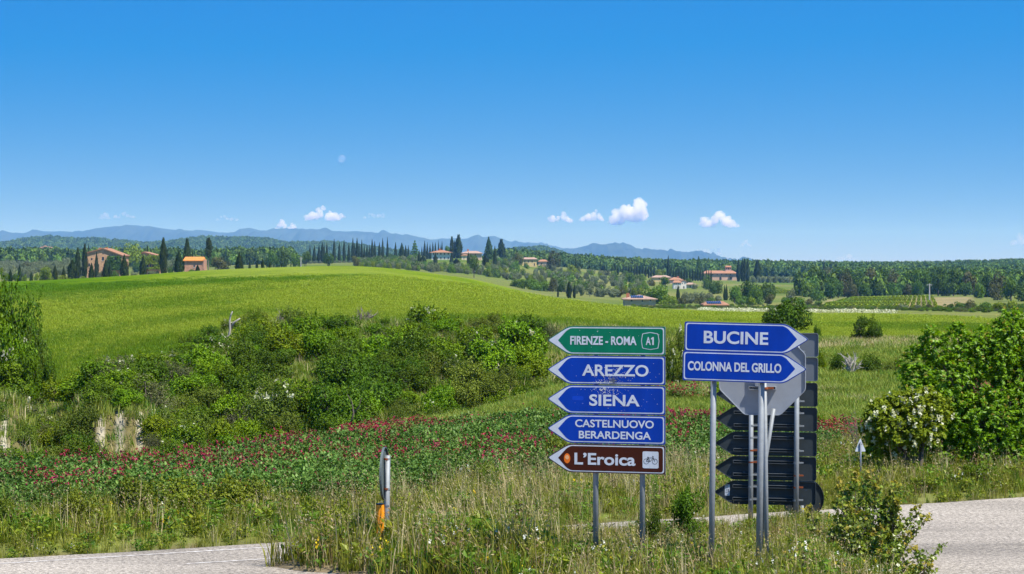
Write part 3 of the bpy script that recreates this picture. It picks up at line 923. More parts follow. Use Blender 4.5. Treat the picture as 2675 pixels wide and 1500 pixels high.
# ---- hand-placed bushes of the gully: (u, v of top, depth, half width px, kind, blossom, label)
HAND = [
 (668, 815, 91, 42, 'deep', 0, 'dark upright bush at the wheat edge just right of the dead tree'),
 (598, 862, 92, 45, 'olive', 260, 'white blossoming hawthorn bush around the foot of the dead tree'),
 (553, 852, 90, 36, 'deep', 0, 'round dark green bush left of the dead tree at the wheat edge'),
 (487, 878, 86, 28, 'deep', 0, 'small dark bush standing against the wheat left of the dead tree'),
 (1186, 826, 95, 22, 'deep', 0, 'small lone dark bush rising above the gully rim into the wheat'),
 (1118, 836, 90, 34, 'bright', 0, 'green bush with pointed top at the rim left of the lone small bush'),
 (897, 826, 91, 34, 'deep', 0, 'dark rim bush between the two leafless shrubs'),
 (795, 842, 90, 44, 'deep', 0, 'dark rim bush right of the smaller leafless shrub'),
 (1445, 846, 87, 34, 'grey', 0, 'grey bush half hidden behind the point of the green road sign'),
 (1310, 852, 89, 48, 'olive', 0, 'low olive green bush on the rim left of the green road sign'),
 (1385, 872, 84, 44, 'deep', 0, 'dark green bush on the rim beside the green road sign'),
 (650, 905, 86, 72, 'lime', 0, 'large yellow green bush below the dead tree'),
 (545, 912, 85, 48, 'deep', 330, 'bush dotted with white blossom left below the dead tree'),
 (1010, 930, 80, 95, 'bright', 0, 'big bright green bush in the middle of the gully bank'),
 (1240, 900, 84, 80, 'bright', 0, 'broad bright green bush on the bank left of the road signs'),
 (1150, 1005, 68, 55, 'bright', 0, 'leafy bright bush low on the bank above the crimson field'),
 (880, 1010, 66, 105, 'deep', 0, 'wide dark green bush rising behind the crimson field in the centre'),
 (585, 1085, 61, 62, 'lime', 0, 'yellow green bush at the bottom of the gully right of the white clay'),
 (1330, 1015, 69, 75, 'lime', 0, 'low yellow green bush on the rim of the pale meadow'),
 (40, 757, 79, 92, 'deep', 0, 'dark crown-topping bush of the clump at the left border'),
 (100, 815, 77.5, 55, 'olive', 0, 'olive bush on the right shoulder of the clump at the left border'),
 (118, 868, 75, 34, 'deep', 0, 'dark bush at the right foot of the clump at the left border'),
 (30, 850, 75, 80, 'bright', 150, 'blossoming bright bush in the middle of the clump at the left border'),
 (-35, 775, 77, 100, 'bright', 0, 'bright bush cut by the left border of the picture'),
 (75, 915, 72, 48, 'bright', 0, 'bright bush at the bottom of the clump at the left border'),
 (12, 938, 70, 24, 'deep', 0, 'small dark tree-like bush below the clump at the left border'),
 (1500, 955, 68, 60, 'olive', 300, 'white blossoming bush half hidden behind the blue road signs'),
 (1765, 905, 63, 55, 'olive', 320, 'bush with white blossom between the two groups of road signs'),
 (1780, 1082, 45, 42, 'lime', 0, 'bright green bush between the two groups of road signs'),
 (1852, 1075, 45.5, 36, 'lime', 0, 'bright green bush behind the left post of the two-panel sign'),
 (1880, 995, 56, 45, 'bright', 0, 'bush seen between the posts above the crimson flowers'),
 (2142, 1085, 45, 24, 'bright', 0, 'upright green bush right of the stack of sign backs'),
 (2262, 868, 103, 52, 'deep', 0, 'low dark bush in the meadow under the edge of the right wheat'),
 (2135, 852, 108, 12, 'deep', 0, 'tiny dark bush above the corner of the sign backs'),
 (2190, 945, 69, 40, 'deep', 0, 'dark low bush left of the white leafless shrub in the meadow'),
 (2275, 948, 69, 45, 'deep', 0, 'dark low bush right of the white leafless shrub in the meadow'),
 (2340, 955, 69, 40, 'olive', 0, 'olive low bush in the meadow touching the big leafy tree'),
 (2146, 932, 71, 16, 'lime', 0, 'small yellow green bush at the right edge of the sign backs'),
 (2560, 1250, 34.6, 65, 'bright', 0, 'low bright bush on the road edge under the big leafy tree'),
 (2440, 1195, 36.2, 62, 'deep', 0, 'dark bush in the shade at the left foot of the big leafy tree'),
 (2330, 1165, 39, 60, 'olive', 0, 'scrubby olive bush behind the small triangular sign'),
 (2200, 1180, 38, 52, 'olive', 0, 'scrubby bush at the foot of the small triangular sign'),
]
taken = []
for i, (u, vt, d, hw, kd, bl, lab) in enumerate(HAND):
    b = gpt(u, d); b.z -= .04
    h = max(.3, float(Z_(vt, d)) - b.z); r = hw * d / F
    h = max(min(h, r * 3.4), r * .9) * (1.45 if (u > 1700 and 60 < d < 106) else 1.0)
    put_shrub(kd, i, b, r * 1.12, h * 1.0, RNG.uniform(0, 6.28), lab, None, 'bush', 'bush', bl)
    taken.append((float(X_(u, d)), d, r))

# ---- the rest of the thicket, bush by bush
KN = {'deep': 'dark green', 'bright': 'bright green', 'olive': 'olive green', 'grey': 'grey green', 'lime': 'yellow green'}
rows = {0: [], 1: [], 2: [], 3: []}
CLEAR = [(560, 632, 840, 960), (700, 770, 840, 900), (905, 985, 840, 900), (725, 860, 975, 1045), (10, 165, 990, 1085), (1385, 1490, 905, 1010), (240, 395, 1120, 1215), (1180, 1240, 860, 895)]
tries = 0; placed = []
while tries < 14000 and len(placed) < 290:
    tries += 1
    d = RNG.uniform(57, 93); u = RNG.uniform(-330, 1490)
    e = float(np.interp(u, EU, EE))
    if d < e + 9: continue
    if d > float(np.interp(u, *WLO)) - 1.2: continue
    if fbm(np.array([d * .22]), np.array([u * .006]), 123, 3)[0] > .17: continue
    r = RNG.uniform(.6, 1.25) * (1.0 if d > 64 else .8)
    x = float(X_(u, d))
    vg = V0 + (HC - float(gz(u, d))) * F / d
    if any(a < u < b and c - 10 < vg < e2 + 40 for a, b, c, e2 in CLEAR): continue
    if vg > 1300: continue
    if any((x - p[0]) ** 2 + (d - p[1]) ** 2 < (.55 * (r + p[2])) ** 2 for p in taken): continue
    taken.append((x, d, r)); placed.append((u, d, r, x))
for (u, d, r, x) in placed:
    t = fbm(np.array([x * .18]), np.array([d * .18]), 66, 3)[0] + .5 + RNG.normal(0, .12)
    kd = 'deep' if t < .42 else 'olive' if t < .54 else 'bright' if t < .65 else 'lime' if t < .69 else 'grey' if t < .74 else 'deep' if t < .82 else 'olive'
    row = 0 if d > 84 else 1 if d > 75 else 2 if d > 66 else 3
    rows[row].append((u, d, r, kd))
RP = {0: 'atop the gully bank', 1: 'on the upper gully bank', 2: 'on the lower gully bank', 3: 'at the foot of the gully bank'}
for row, L in rows.items():
    L.sort()
    cnt = {}
    for (u, d, r, kd) in L:
        k = cnt.get(kd, 0); cnt[kd] = k + 1
        b = gpt(u, d); b.z -= .05
        h = r * (RNG.uniform(.9, 1.5) if d < float(np.interp(u, *WLO)) - 10 else RNG.uniform(.65, 1.05))
        bl = 260 if RNG.uniform() < .17 else 0
        put_shrub(kd, int(RNG.integers(0, 4)), b, r * 1.15, h, RNG.uniform(0, 6.28),
                  '%s bush %s, %s %s one from left' % (KN[kd], RP[row], ORD[min(k, len(ORD) - 1)], KN[kd]), 'bushes of the gully thicket', 'bush', 'bush', bl)

# ---- leafless and dead wood
def twig_tree(name, R, h, r, levels=3, n0=6, mat='greytwig', spread=.5, base_r=.03, trunk=False):
    G = Geo()
    def br(p, d, L, rad, lev):
        pts = [p]; q = p.copy(); dd = d.copy()
        for k in range(3):
            dd = unit(dd + R.normal(0, .16, 3) + np.array([0, 0, .05])); q = q + dd * L / 3; pts.append(q)
        G.tube(pts, np.linspace(rad, rad * .35, 4), 5, cap=False)
        if lev > 0:
            for _ in range(int(R.integers(3, 6))):
                i = int(R.integers(1, 4))
                br(pts[i], unit(dd + R.normal(0, spread, 3)), L * R.uniform(.45, .75), rad * .5, lev - 1)
    for _ in range(n0):
        br(np.array([R.normal(0, r * .06), R.normal(0, r * .06), -.05]), unit(np.array([R.normal(0, spread * r / h * 1.1), R.normal(0, spread * r / h * 1.1), 1.0])), h * R.uniform(.55, .75), base_r, levels - 1)
    return G.mesh(name, [M[mat]])
def put_twig(u, vt, d, hw, lab, mat, seed, name, cat, levels=3, n0=8, base_r=.04):
    b = gpt(u, d); h = max(.5, float(Z_(vt, d)) - b.z)
    me = twig_tree(name, np.random.default_rng(seed), h, hw * d / F, levels, n0, mat, .5, base_r)
    tag(mobj(name, me, None, b), lab, cat)
put_twig(733, 815, 95, 26, 'small leafless grey shrub against the wheat above the gully', 'greytwig', 3, 'leafless_shrub', 'shrub')
put_twig(945, 806, 95, 34, 'larger leafless grey shrub fanning out against the wheat', 'greytwig', 4, 'leafless_shrub', 'shrub', 3, 10)
put_twig(2222, 930, 68, 26, 'bleached leafless shrub in the meadow right of the signs', 'palewood', 5, 'leafless_shrub', 'shrub', 3, 6, .045)
put_twig(2240, 1090, 40, 14, 'thin grey leafless shrub behind the small triangular sign', 'greytwig', 8, 'leafless_shrub', 'shrub', 3, 5, .012)
# the dead tree: forked bleached trunk
def dead_tree(name, pts_list, d, lab, mat='palewood', r0=.10):
    u0, v0 = pts_list[0][0]
    base = Vector((float(X_(u0, d)), d, float(Z_(v0, d))))
    G = Geo()
    for L in pts_list:
        P = [(float(X_(u, d)) - base.x, random.uniform(-.12, .12) if i else 0, float(Z_(v, d)) - base.z) for i, (u, v) in enumerate(L)]
        G.tube(P, np.linspace(r0 if L is pts_list[0] else r0 * .6, r0 * .25, len(P)), 7)
    tag(mobj(name, G.mesh(name, [M[mat]], True), None, base), lab, 'dead tree')
dead_tree('dead_tree', [[(592, 900), (588, 884), (580, 872)], [(592, 896), (598, 878), (602, 860), (600, 838), (603, 824), (608, 814)], [(602, 858), (612, 842), (628, 832)], [(590, 886), (600, 872)]], 88.5,
          'forked bleached dead tree on the rim of the gully')
dead_tree('dead_snag', [[(425, 985), (423, 960), (425, 940), (423, 918)], [(425, 965), (429, 950)]], 84, 'pale upright dead trunk among the bushes on the left bank', 'palewood', .06)
dead_tree('dead_branch', [[(1165, 950), (1150, 918), (1128, 900), (1108, 884)], [(1165, 970), (1168, 945), (1150, 918)]], 82, 'pale dead branch leaning over bushes left of the signs', 'palewood', .045)
dead_tree('bare_shrub', [[(916, 1110), (924, 1080), (918, 1050), (908, 1030)], [(922, 1085), (938, 1062), (944, 1040)]], 60, 'yellowish bare stem beside the wide dark bush in the centre', 'bark', .03)

# ---- white clay scars at the foot of the gully bank
def clay_material():
    m, t, o = newmat('white_clay')
    n1 = noise(t, 2.2, 6, .7); n2 = noise(t, 6, 4, .6, mapscale=(2.5, 2.5, .5))
    c = ramp(t, n1, [(.34, (.16, .135, .085)), (.5, (.36, .315, .235)), (.66, (.56, .52, .44))])
    c = mixc(t, .6, c, ramp(t, n2, [(.35, .55), (.6, 1.1)]), 'MULTIPLY')
    d_ = N_(t, 'ShaderNodeBsdfDiffuse'); t.links.new(c, d_.inputs[0])
    b = N_(t, 'ShaderNodeBump', Strength=.8, Distance=.12); t.links.new(n2, b.inputs['Height']); t.links.new(b.outputs[0], d_.inputs['Normal'])
    t.links.new(d_.outputs[0], o.inputs[0]); return m
M['clay'] = clay_material()
def clay(u, vt, vb, hw, d, lab, seed):
    R = np.random.default_rng(seed)
    nu, nv = 17, 15
    ww = hw * d / F; zt = float(Z_(vt, d)); zb = float(Z_(vb, d)) - .4
    base = Vector((float(X_(u, d)), d, zb))
    P = []
    for j in range(nv):
        t = j / (nv - 1)
        wj = (1.0 - .55 * t ** 1.5 + .22 * math.sin(t * 7 + seed * 2.1) + R.normal(0, .05)); cj = .22 * math.sin(t * 3.1 + seed) * ww
        for i in range(nu):
            s = i / (nu - 1) * 2 - 1
            x = cj + s * ww * wj + R.normal(0, .012)
            rill = .07 * math.sin(s * 8 + 1.6 * math.sin(t * 4 + seed)) + .035 * math.sin(s * 19 + t * 6)
            y = t * 1.6 + .5 * abs(s) ** 3 + rill + R.normal(0, .018)
            P.append((x, y, t * (zt - zb) * (1 - .18 * abs(s) ** 2) + .03 * math.sin(s * 6 + seed)))
    G = Geo(); G.add(P, [[j * nu + i, j * nu + i + 1, (j + 1) * nu + i + 1, (j + 1) * nu + i] for j in range(nv - 1) for i in range(nu - 1)])
    # backing so that the scar is a solid body of clay
    n0 = G.n
    Q = [(p[0] * 1.02, p[1] + .8, p[2] - .30) for p in P]
    G.add(Q, [[j * nu + i, (j + 1) * nu + i, (j + 1) * nu + i + 1, j * nu + i + 1] for j in range(nv - 1) for i in range(nu - 1)])
    rim = [i for i in range(nu)] + [j * nu + nu - 1 for j in range(1, nv)] + [(nv - 1) * nu + i for i in range(nu - 2, -1, -1)] + [j * nu for j in range(nv - 2, 0, -1)]
    G.f.append(np.array([[rim[k], n0 + rim[k], n0 + rim[(k + 1) % len(rim)], rim[(k + 1) % len(rim)]] for k in range(len(rim))])); G.t.append(np.full(len(rim), .5)); G.m.append(np.zeros(len(rim), int))
    tag(mobj('clay_outcrop', G.mesh('clay_outcrop', [M['clay']], True), None, base), lab, 'clay outcrop', 'white clay scars of the gully')
clay(262, 1142, 1190, 15, 59.4, 'leftmost slender white clay scar of the group of four', 1)
clay(300, 1136, 1195, 19, 59.2, 'broadest white clay scar, second of the group of four', 2)
clay(336, 1148, 1195, 12, 59.3, 'narrow third white clay scar of the group of four', 5)
clay(368, 1138, 1195, 16, 59.3, 'rightmost white clay scar of the group of four', 3)
clay(4, 1150, 1190, 20, 58.6, 'white clay scar cut by the left border of the picture', 4)

# ---- brambles of the road verge
BR = shrub_templates('bramble', M['bramble'], 3, 4200, .045, .02, flat=.5, spread=.75, rmin=.2, rmax=.34, zmin=.05)
SHR['bramble'] = BR
BRL = [(360, 1262, 29.3, 70, 'bramble thicket at the left end of the verge row'), (470, 1258, 29.8, 85, 'bramble thicket second from the left along the verge'), (585, 1255, 30.2, 80, 'bramble thicket third from the left along the verge'),
       (665, 1262, 30.4, 55, 'bramble thicket fourth from the left along the verge'), (20, 1310, 28.0, 45, 'bramble clump at the left border beside the road'), (210, 1290, 28.6, 60, 'weedy bramble clump left of the verge thickets'),
       (870, 1330, 26.4, 60, 'bramble clump left of the orange sleeve'), (940, 1340, 26.2, 45, 'bramble clump touching the orange sleeve'), (1470, 1150, 36, 50, 'scrubby clump left of the brown sign'), (1265, 1215, 33.5, 40, 'yellow green clump left of the brown sign in the dry grass'),
       (1790, 1290, 26.0, 60, 'dark leafy clump between the posts of the two front signs'), (1700, 1330, 25.3, 40, 'low dark leafy clump right of the brown sign post'), (2050, 1190, 36, 55, 'scrub clump behind the round sign back'), (2400, 1260, 33.8, 70, 'scrub along the road edge right of the signs')]
for i, (u, vt, d, hw, lab) in enumerate(BRL):
    x = float(X_(u, d))
    onisl = bool(inpoly(np.array([x]), np.array([d]), ISL)[0])
    zb = float(isl_z(np.array([x]), np.array([d]))[0]) if onisl else float(gz(u, d))
    h = max(.22, float(Z_(vt, d)) - zb) * 1.12
    put_shrub('bramble' if u not in (1790, 1700) else 'deep', i, Vector((x, d, zb - .03)), hw * d / F * 1.2, h, RNG.uniform(0, 6.28), lab, None, 'bramble', 'bramble')

# ================================================================== the big leafy tree at the right, robinia, poplar suckers
def leaf_cluster_tree(name, mat, young, specs, R, loc, nleaf, ls, label, cat, droop=.0, stemmat='bark', shoot=True):
    """specs: list of (x, y, z, r) foliage masses in metres relative to loc"""
    e = empty(name, loc)
    B = np.array(specs)
    G = Geo()
    w_ = B[:, 3] ** 2
    nsp = nleaf // 9
    k = R.choice(len(B), nsp, p=w_ / w_.sum())
    dr = unit(R.normal(size=(nsp, 3)) + np.array([0, 0, .15]))
    C = B[k, :3] + dr * (B[k, 3] * R.uniform(.55, 1.05, nsp) ** .6)[:, None]
    C[:, 2] = np.maximum(C[:, 2], .1)
    ax = unit(dr + np.array([0, 0, .25]) + R.normal(0, .35, (nsp, 3)))
    # each spray: leaves set along a short twig
    m = 9
    t = np.linspace(0, 1, m)[None, :, None]
    P = C[:, None] + ax[:, None] * t * (ls * 2.4) + R.normal(0, ls * .38, (nsp, m, 3))
    P[:, :, 2] -= droop * t[:, :, 0] ** 2
    P = P.reshape(-1, 3)
    Nn = np.repeat(dr, m, 0) * .6 + R.normal(0, .6, (nsp * m, 3)) + np.array([0, 0, .7])
    ti = np.clip(R.uniform(.05, .85, nsp * m) + np.tile(np.linspace(-.1, .2, m), nsp), 0, 1)
    leaves(G, P, Nn, ls, 1.9, ti, 0, -.3, R)
    mobj('crown', G.mesh(name + '_crown', [mat]), e)
    if young:
        sel = R.permutation(nsp)[:nsp // 7]
        sel = sel[dr[sel, 2] > .1]
        tp = C[sel] + ax[sel] * ls * 2.6
        G = Geo(); P = np.repeat(tp, 4, 0) + R.normal(0, ls * .3, (len(tp) * 4, 3))
        leaves(G, P, R.normal(size=(len(P), 3)) + np.array([0, 0, .5]), ls * .7, 1.8, None, 0, .5, R)
        mobj('young_leaf', G.mesh(name + '_young', [M['young']]), e)
    G = Geo()
    for b in B[R.permutation(len(B))[:16]]:
        p0 = np.array([R.normal(0, .12), R.normal(0, .12), -.1]); m1 = p0 * .4 + b[:3] * .45 + np.array([0, 0, .2])
        G.tube([p0, m1, b[:3] * .92, b[:3]], [.045, .03, .014, .006], 6, cap=False)
    mobj('trunk', G.mesh(name + '_trunk', [M[stemmat]], True), e)
    tag(e, label, cat)
    return e
R = np.random.default_rng(12)
def mass(lst, d0):
    """(u, v, radius px, depth offset) -> metres relative to base"""
    return [(float(X_(u, d0 + dy)), float(d0 + dy), float(Z_(v, d0 + dy)), r * (d0 + dy) / F) for u, v, r, dy in lst]
d0 = 36.8
ml = [(2405, 960, 52, .2), (2440, 905, 36, .1), (2500, 905, 42, .3), (2470, 1000, 70, 0), (2410, 1035, 48, -.1), (2560, 1010, 85, .3), (2550, 935, 55, .2), (2625, 885, 48, .2), (2640, 850, 34, .2), (2600, 930, 50, .1),
      (2660, 960, 85, .5), (2690, 900, 60, .4), (2720, 1010, 95, .6), (2480, 1085, 75, 0), (2570, 1105, 85, -.2), (2650, 1085, 85, .1), (2730, 1110, 90, .3), (2500, 1160, 70, .2), (2590, 1185, 75, 0), (2670, 1190, 75, .1),
      (2760, 900, 70, .5), (2800, 1020, 100, .6), (2745, 1200, 80, .4), (2440, 1130, 50, .3), (2380, 985, 30, 0), (2575, 880, 26, .2), (2648, 832, 20, .2), (2430, 872, 18, 0), (2500, 868, 20, .2), (2470, 1205, 62, -.1), (2550, 1222, 66, -.3), (2640, 1228, 74, -.2), (2730, 1235, 80, 0), (2420, 1180, 40, 0)]
L = mass(ml, d0)
bx = float(X_(2580, d0)); bz = float(gz(2580, d0))
L = [(x - bx, y - d0, z - bz, r) for x, y, z, r in L]
leaf_cluster_tree('leafy_tree', M['nut'], True, L, R, Vector((bx, d0, bz)), 66000, .040, 'big leafy bright green young tree at the right border of the road', 'tree', .03)
d1 = 35.6
ml = [(2300, 1085, 34, 0), (2340, 1065, 36, .1), (2390, 1060, 38, .1), (2440, 1070, 36, .2), (2330, 1120, 42, 0), (2390, 1115, 42, 0), (2300, 1150, 34, .2), (2360, 1160, 36, .1), (2430, 1120, 30, .1), (2420, 1040, 24, .2), (2280, 1115, 24, 0)]
L = mass(ml, d1); bx = float(X_(2370, d1)); bz = float(gz(2370, d1))
L = [(x - bx, y - d1, z - bz, r) for x, y, z, r in L]
rob = leaf_cluster_tree('blossoming_robinia', M['robinia'], False, L, R, Vector((bx, d1, bz)), 12500, .042, 'small tree hung with creamy white blossom left of the big leafy tree', 'tree', .03)
G = Geo(); B = np.array(L)
for k in range(110):
    b = B[R.integers(0, len(B))]; dr = unit(R.normal(size=3) + np.array([0, -.7, .35])); c = b[:3] + dr * b[3] * 1.36
    n = 16; t = np.linspace(0, 1, n)
    P = c + np.column_stack([R.normal(0, .014, n), R.normal(0, .014, n), -t * R.uniform(.06, .13)])
    leaves(G, P, R.normal(size=(n, 3)) + np.array([0, -.5, .3]), .034, 1.2, None, 0, 0, R)
mobj('blossom', G.mesh('robinia_blossom', [M['blossom']]), rob)

# poplar suckers at the right end of the island
def sucker(u0, vt, lean, d, n, lab, seed, name='poplar_sapling'):
    R = np.random.default_rng(seed)
    x0 = float(X_(u0, d)); zb = float(isl_z(np.array([x0]), np.array([d]))[0]) if inpoly(np.array([x0]), np.array([d]), ISL)[0] else ROADZ
    h = float(Z_(vt, d)) - zb
    e = empty(name, (x0, d, zb))
    Gs = Geo(); G = Geo(); Gy = Geo()
    for s in range(n):
        a = R.uniform(0, 6.28); sp = R.uniform(.05, .30); hh = h * R.uniform(.45, 1.0) if s else h
        p0 = np.array([R.normal(0, .10), R.normal(0, .08), -.05]); tip = np.array([lean * hh + math.cos(a) * sp * (1.4 if s else .3), math.sin(a) * sp, hh])
        m1 = p0 + (tip - p0) * .5 + R.normal(0, .04, 3)
        pts = np.array([p0, m1, tip]); Gs.tube(pts, [.010, .007, .002], 5, cap=False)
        nb = int(24 * hh / .8)
        for b in range(nb):
            t = .12 + .88 * (b + R.uniform()) / nb
            q = (p0 * (1 - t) + tip * t) + (m1 - (p0 + tip) / 2) * 4 * t * (1 - t)
            ba = R.uniform(0, 6.28); bl = R.uniform(.08, .22) * (1.2 - t)
            be = q + np.array([math.cos(ba) * bl, math.sin(ba) * bl, bl * .5])
            Gs.tube([q, be], [.004, .0015], 4, cap=False)
            k = 9
            P = q + (be - q) * R.uniform(.3, 1.1, k)[:, None] + R.normal(0, .022, (k, 3))
            Nn = R.normal(0, .8, (k, 3)) + np.array([0, -.3, .5])
            leaves(Gy if t > .86 and R.uniform() < .6 else G, P, Nn, .040, 1.15, None, 0, -.5, R)
    mobj('leaf_cover', G.mesh('poplar_leaves', [M['poplar']]), e); mobj('stem', Gs.mesh('poplar_stem', [M['bark']]), e)
    if Gy.n: mobj('young_leaf', Gy.mesh('poplar_young', [M['young']]), e)
    tag(e, lab, 'sapling', 'poplar saplings on the island')
sucker(2255, 1228, .02, 25.6, 13, 'tallest poplar sapling at the right end of the island', 21)
sucker(2330, 1262, .06, 25.4, 9, 'poplar sapling with yellowish tip standing against the road surface', 22)
sucker(2200, 1300, -.02, 25.2, 10, 'poplar sapling closest to the round sign back', 23)
sucker(2300, 1385, .10, 24.2, 12, 'low spreading poplar sapling at the bottom right of the island', 24)
sucker(2235, 1370, 0, 24.3, 10, 'low poplar sapling below the tallest one', 25)
sucker(2370, 1425, .22, 23.9, 8, 'lowest poplar sapling leaning over the road edge', 26)

# dark tree in the meadow behind the two-panel sign
def round_tree(name, u, vt, d, hw, matk, label, seed, nl=5200, ls=.045):
    R = np.random.default_rng(seed)
    B = blob_set(16, R, spread=.66, rmin=.26, rmax=.42, zmin=.28)
    G, _ = crown_geo(B, nl, ls, R)
    b = gpt(u, d); h = float(Z_(vt, d)) - b.z; r = hw * d / F
    e = empty(name, b, R.uniform(0, 6.28))
    mobj('crown', G.mesh(name + '_crown', [M[matk]]), e, scl=(r * 1.1, r * 1.1, h))
    G = Geo(); G.tube([(0, 0, -.05), (.02, 0, .3), (0, .02, .6)], [.07, .05, .03], 7); mobj('trunk', G.mesh(name + '_trunk', [M['bark']]), e, scl=(r, r, h))
    tag(e, label, 'tree')
round_tree('meadow_tree', 2055, 786, 108, 72, 'deep', 'round dark tree in the meadow behind the point of the upper blue sign', 5)

# ================================================================== cypresses
def cypress_mesh(name, R, fat=1.0, top=.0, nl=900, lumpy=.12, mat='cypress', ls=.055, base=.35):
    """unit height, unit half width at the widest"""
    G = Geo()
    t = R.uniform(0.01, 1, nl) ** .9
    prof = np.where(t < .3, base + (1 - base) * np.sin(t / .3 * math.pi / 2), np.maximum(.05 + top * .4, 1 - ((t - .3) / .7) ** (1.5 + top * 2.2)))
    a = R.uniform(0, 6.283, nl)
    lump = 1 + lumpy * np.sin(a * 3 + t * 11 + R.uniform(0, 6)) + lumpy * np.sin(a * 5 - t * 23)
    r = prof * lump * R.uniform(.72, 1.02, nl)
    P = np.column_stack([r * np.cos(a), r * np.sin(a), t])
    Nn = np.column_stack([np.cos(a), np.sin(a), np.full(nl, .25) + .6 * (t > .85)]) + R.normal(0, .35, (nl, 3))
    # leaves are built in a space where width has been stretched: use vertical slivers
    s = ls
    N = unit(Nn); up = np.tile(np.array([[0, 0, 1.]]), (nl, 1)); b = unit(np.cross(up, N) + R.normal(0, .1, (nl, 3)))
    L = R.uniform(.6, 1.3, nl)[:, None] * s; W = R.uniform(.6, 1.3, nl)[:, None] * s * 2.6
    v = np.stack([P - np.array([0, 0, 1]) * L, P + b * W, P + np.array([0, 0, 1.3]) * L + N * np.array([.1, .1, 0]) , P - b * W], 1).reshape(-1, 3)
    G.add(v, np.arange(nl * 4).reshape(nl, 4), R.uniform(0, 1, nl), 0)
    G.tube([(0, 0, -.04), (0, 0, .3), (0, 0, .8)], [.16, .14, .04], 6, mat=1)
    return G.mesh(name, [M[mat], M['bark']])
CYP = [cypress_mesh('cypress_slim', np.random.default_rng(i)) for i in range(4)]
CYPF = [cypress_mesh('cypress_fat', np.random.default_rng(20 + i), 1, .55, 900, .2) for i in range(3)]
cyp_items = []
def cyp(u, vt, vb, wpx, d=None, fat=0, zone=''):
    cyp_items.append((zone, u, vt, vb, wpx, d, fat))
A = lambda x: x / 3.68
# crop with origin (0,560): x, top, base, width
for (x, t, b, w_, f) in [(100, 535, 640, 42, 0), (190, 490, 590, 40, 0), (300, 560, 640, 32, 0), (530, 495, 650, 50, 0), (612, 510, 600, 38, 0), (692, 450, 600, 75, 1), (742, 520, 640, 42, 0),
                         (880, 475, 635, 58, 0), (1015, 450, 630, 65, 0), (1057, 480, 620, 40, 0), (1195, 400, 620, 80, 0), (1375, 410, 612, 72, 0), (1430, 540, 610, 28, 0), (1570, 245, 605, 66, 1), (1720, 360, 600, 86, 0),
                         (1900, 490, 583, 46, 0), (2300, 380, 545, 76, 0), (2400, 455, 533, 26, 0), (2470, 450, 527, 28, 0), (2525, 435, 520, 32, 0)]:
    cyp(A(x), 560 + A(t), 560 + A(b), A(w_), 700 if x < 2200 else 620, f, 'crest')
for (x, t, b, w_, f) in [(748, 335, 515, 48, 1), (815, 300, 520, 50, 1), (850, 305, 380, 30, 0), (928, 375, 515, 42, 0), (1850, 345, 405, 22, 0), (1800, 250, 560, 70, 1), (1418, 315, 400, 30, 1)]:
    cyp(A(x), 560 + A(t), 560 + A(b), A(w_), 840 if x not in (850, 1850, 1418) else 980, f, 'farm')
B_ = lambda x: 680 + x / 3.68
for (x, t, b, w_) in [(24, 435, 518, 30), (92, 455, 515, 24), (203, 470, 503, 14)]:
    cyp(B_(x), 560 + A(t), 560 + A(b), A(w_), 560, 0, 'crest')
for (x, t, b, w_) in [(477, 310, 480, 24), (520, 310, 480, 36), (566, 303, 480, 36), (597, 278, 480, 38), (614, 295, 470, 22), (640, 283, 470, 28), (710, 250, 470, 32), (760, 272, 470, 28), (806, 262, 470, 32), (852, 285, 470, 32),
                      (890, 240, 470, 32), (905, 290, 470, 26), (930, 240, 470, 34), (950, 285, 470, 26), (975, 255, 470, 24), (1000, 300, 470, 20), (1026, 308, 470, 34), (1050, 305, 470, 22), (1075, 252, 470, 32), (1100, 268, 470, 28),
                      (1145, 280, 465, 30), (1176, 240, 460, 26), (1222, 233, 455, 22), (1300, 278, 440, 28), (1360, 285, 430, 54), (1397, 305, 430, 30), (1423, 305, 420, 20)]:
    cyp(B_(x), 560 + A(t), 560 + A(b), A(w_), 1500, 0, 'avenue')
for (x, t, b, w_) in [(1553, 320, 420, 18), (1580, 265, 430, 30), (1605, 280, 430, 24), (1632, 293, 430, 24), (1658, 278, 420, 24), (1683, 280, 420, 26), (1713, 263, 400, 16), (1735, 300, 400, 14), (1747, 268, 400, 20)]:
    cyp(B_(x), 560 + A(t), 560 + A(b), A(w_), 1850, 0, 'villa_back')
for (x, t, b, w_, f) in [(1527, 350, 555, 28, 0), (1565, 400, 555, 50, 1), (1683, 375, 575, 38, 0), (1838, 380, 590, 36, 0), (2000, 370, 590, 30, 0), (2165, 400, 600, 56, 1), (2255, 315, 610, 36, 0), (1885, 430, 600, 60, 1)]:
    cyp(B_(x), 560 + A(t), 560 + A(b), A(w_), 1250, f, 'villa_front')
for (x, t, b, w_, f) in [(1842, 225, 440, 44, 1), (1866, 255, 440, 24, 0), (1905, 207, 440, 64, 1), (2317, 250, 445, 68, 1)]:
    cyp(B_(x), 560 + A(t), 560 + A(b), A(w_), 1600, f, 'villa_side')
C_ = lambda x: 1340 + x / 3.68
xs1 = [880, 955, 985, 1010, 1060, 1090, 1113, 1140, 1167, 1195, 1222, 1250, 1275, 1305, 1330, 1357]
for x in xs1: cyp(C_(x), 560 + A(492 + random.uniform(-4, 12)), 560 + A(575), A(22), 1480, 0, 'row_upper')
xs2 = [1492, 1517, 1543, 1569, 1595, 1622, 1648, 1673, 1702, 1729, 1754, 1778, 1804, 1828]
for x in xs2: cyp(C_(x), 560 + A(520 + (x - 1492) * .04 + random.uniform(-4, 8)), 560 + A(612), A(24), 1420, 0, 'row_lower')
for (x, t, b, w_) in [(1860, 530, 600, 16), (1883, 535, 600, 16), (1905, 540, 605, 20)]: cyp(C_(x), 560 + A(t), 560 + A(b), A(w_), 1330, 0, 'pink_front')
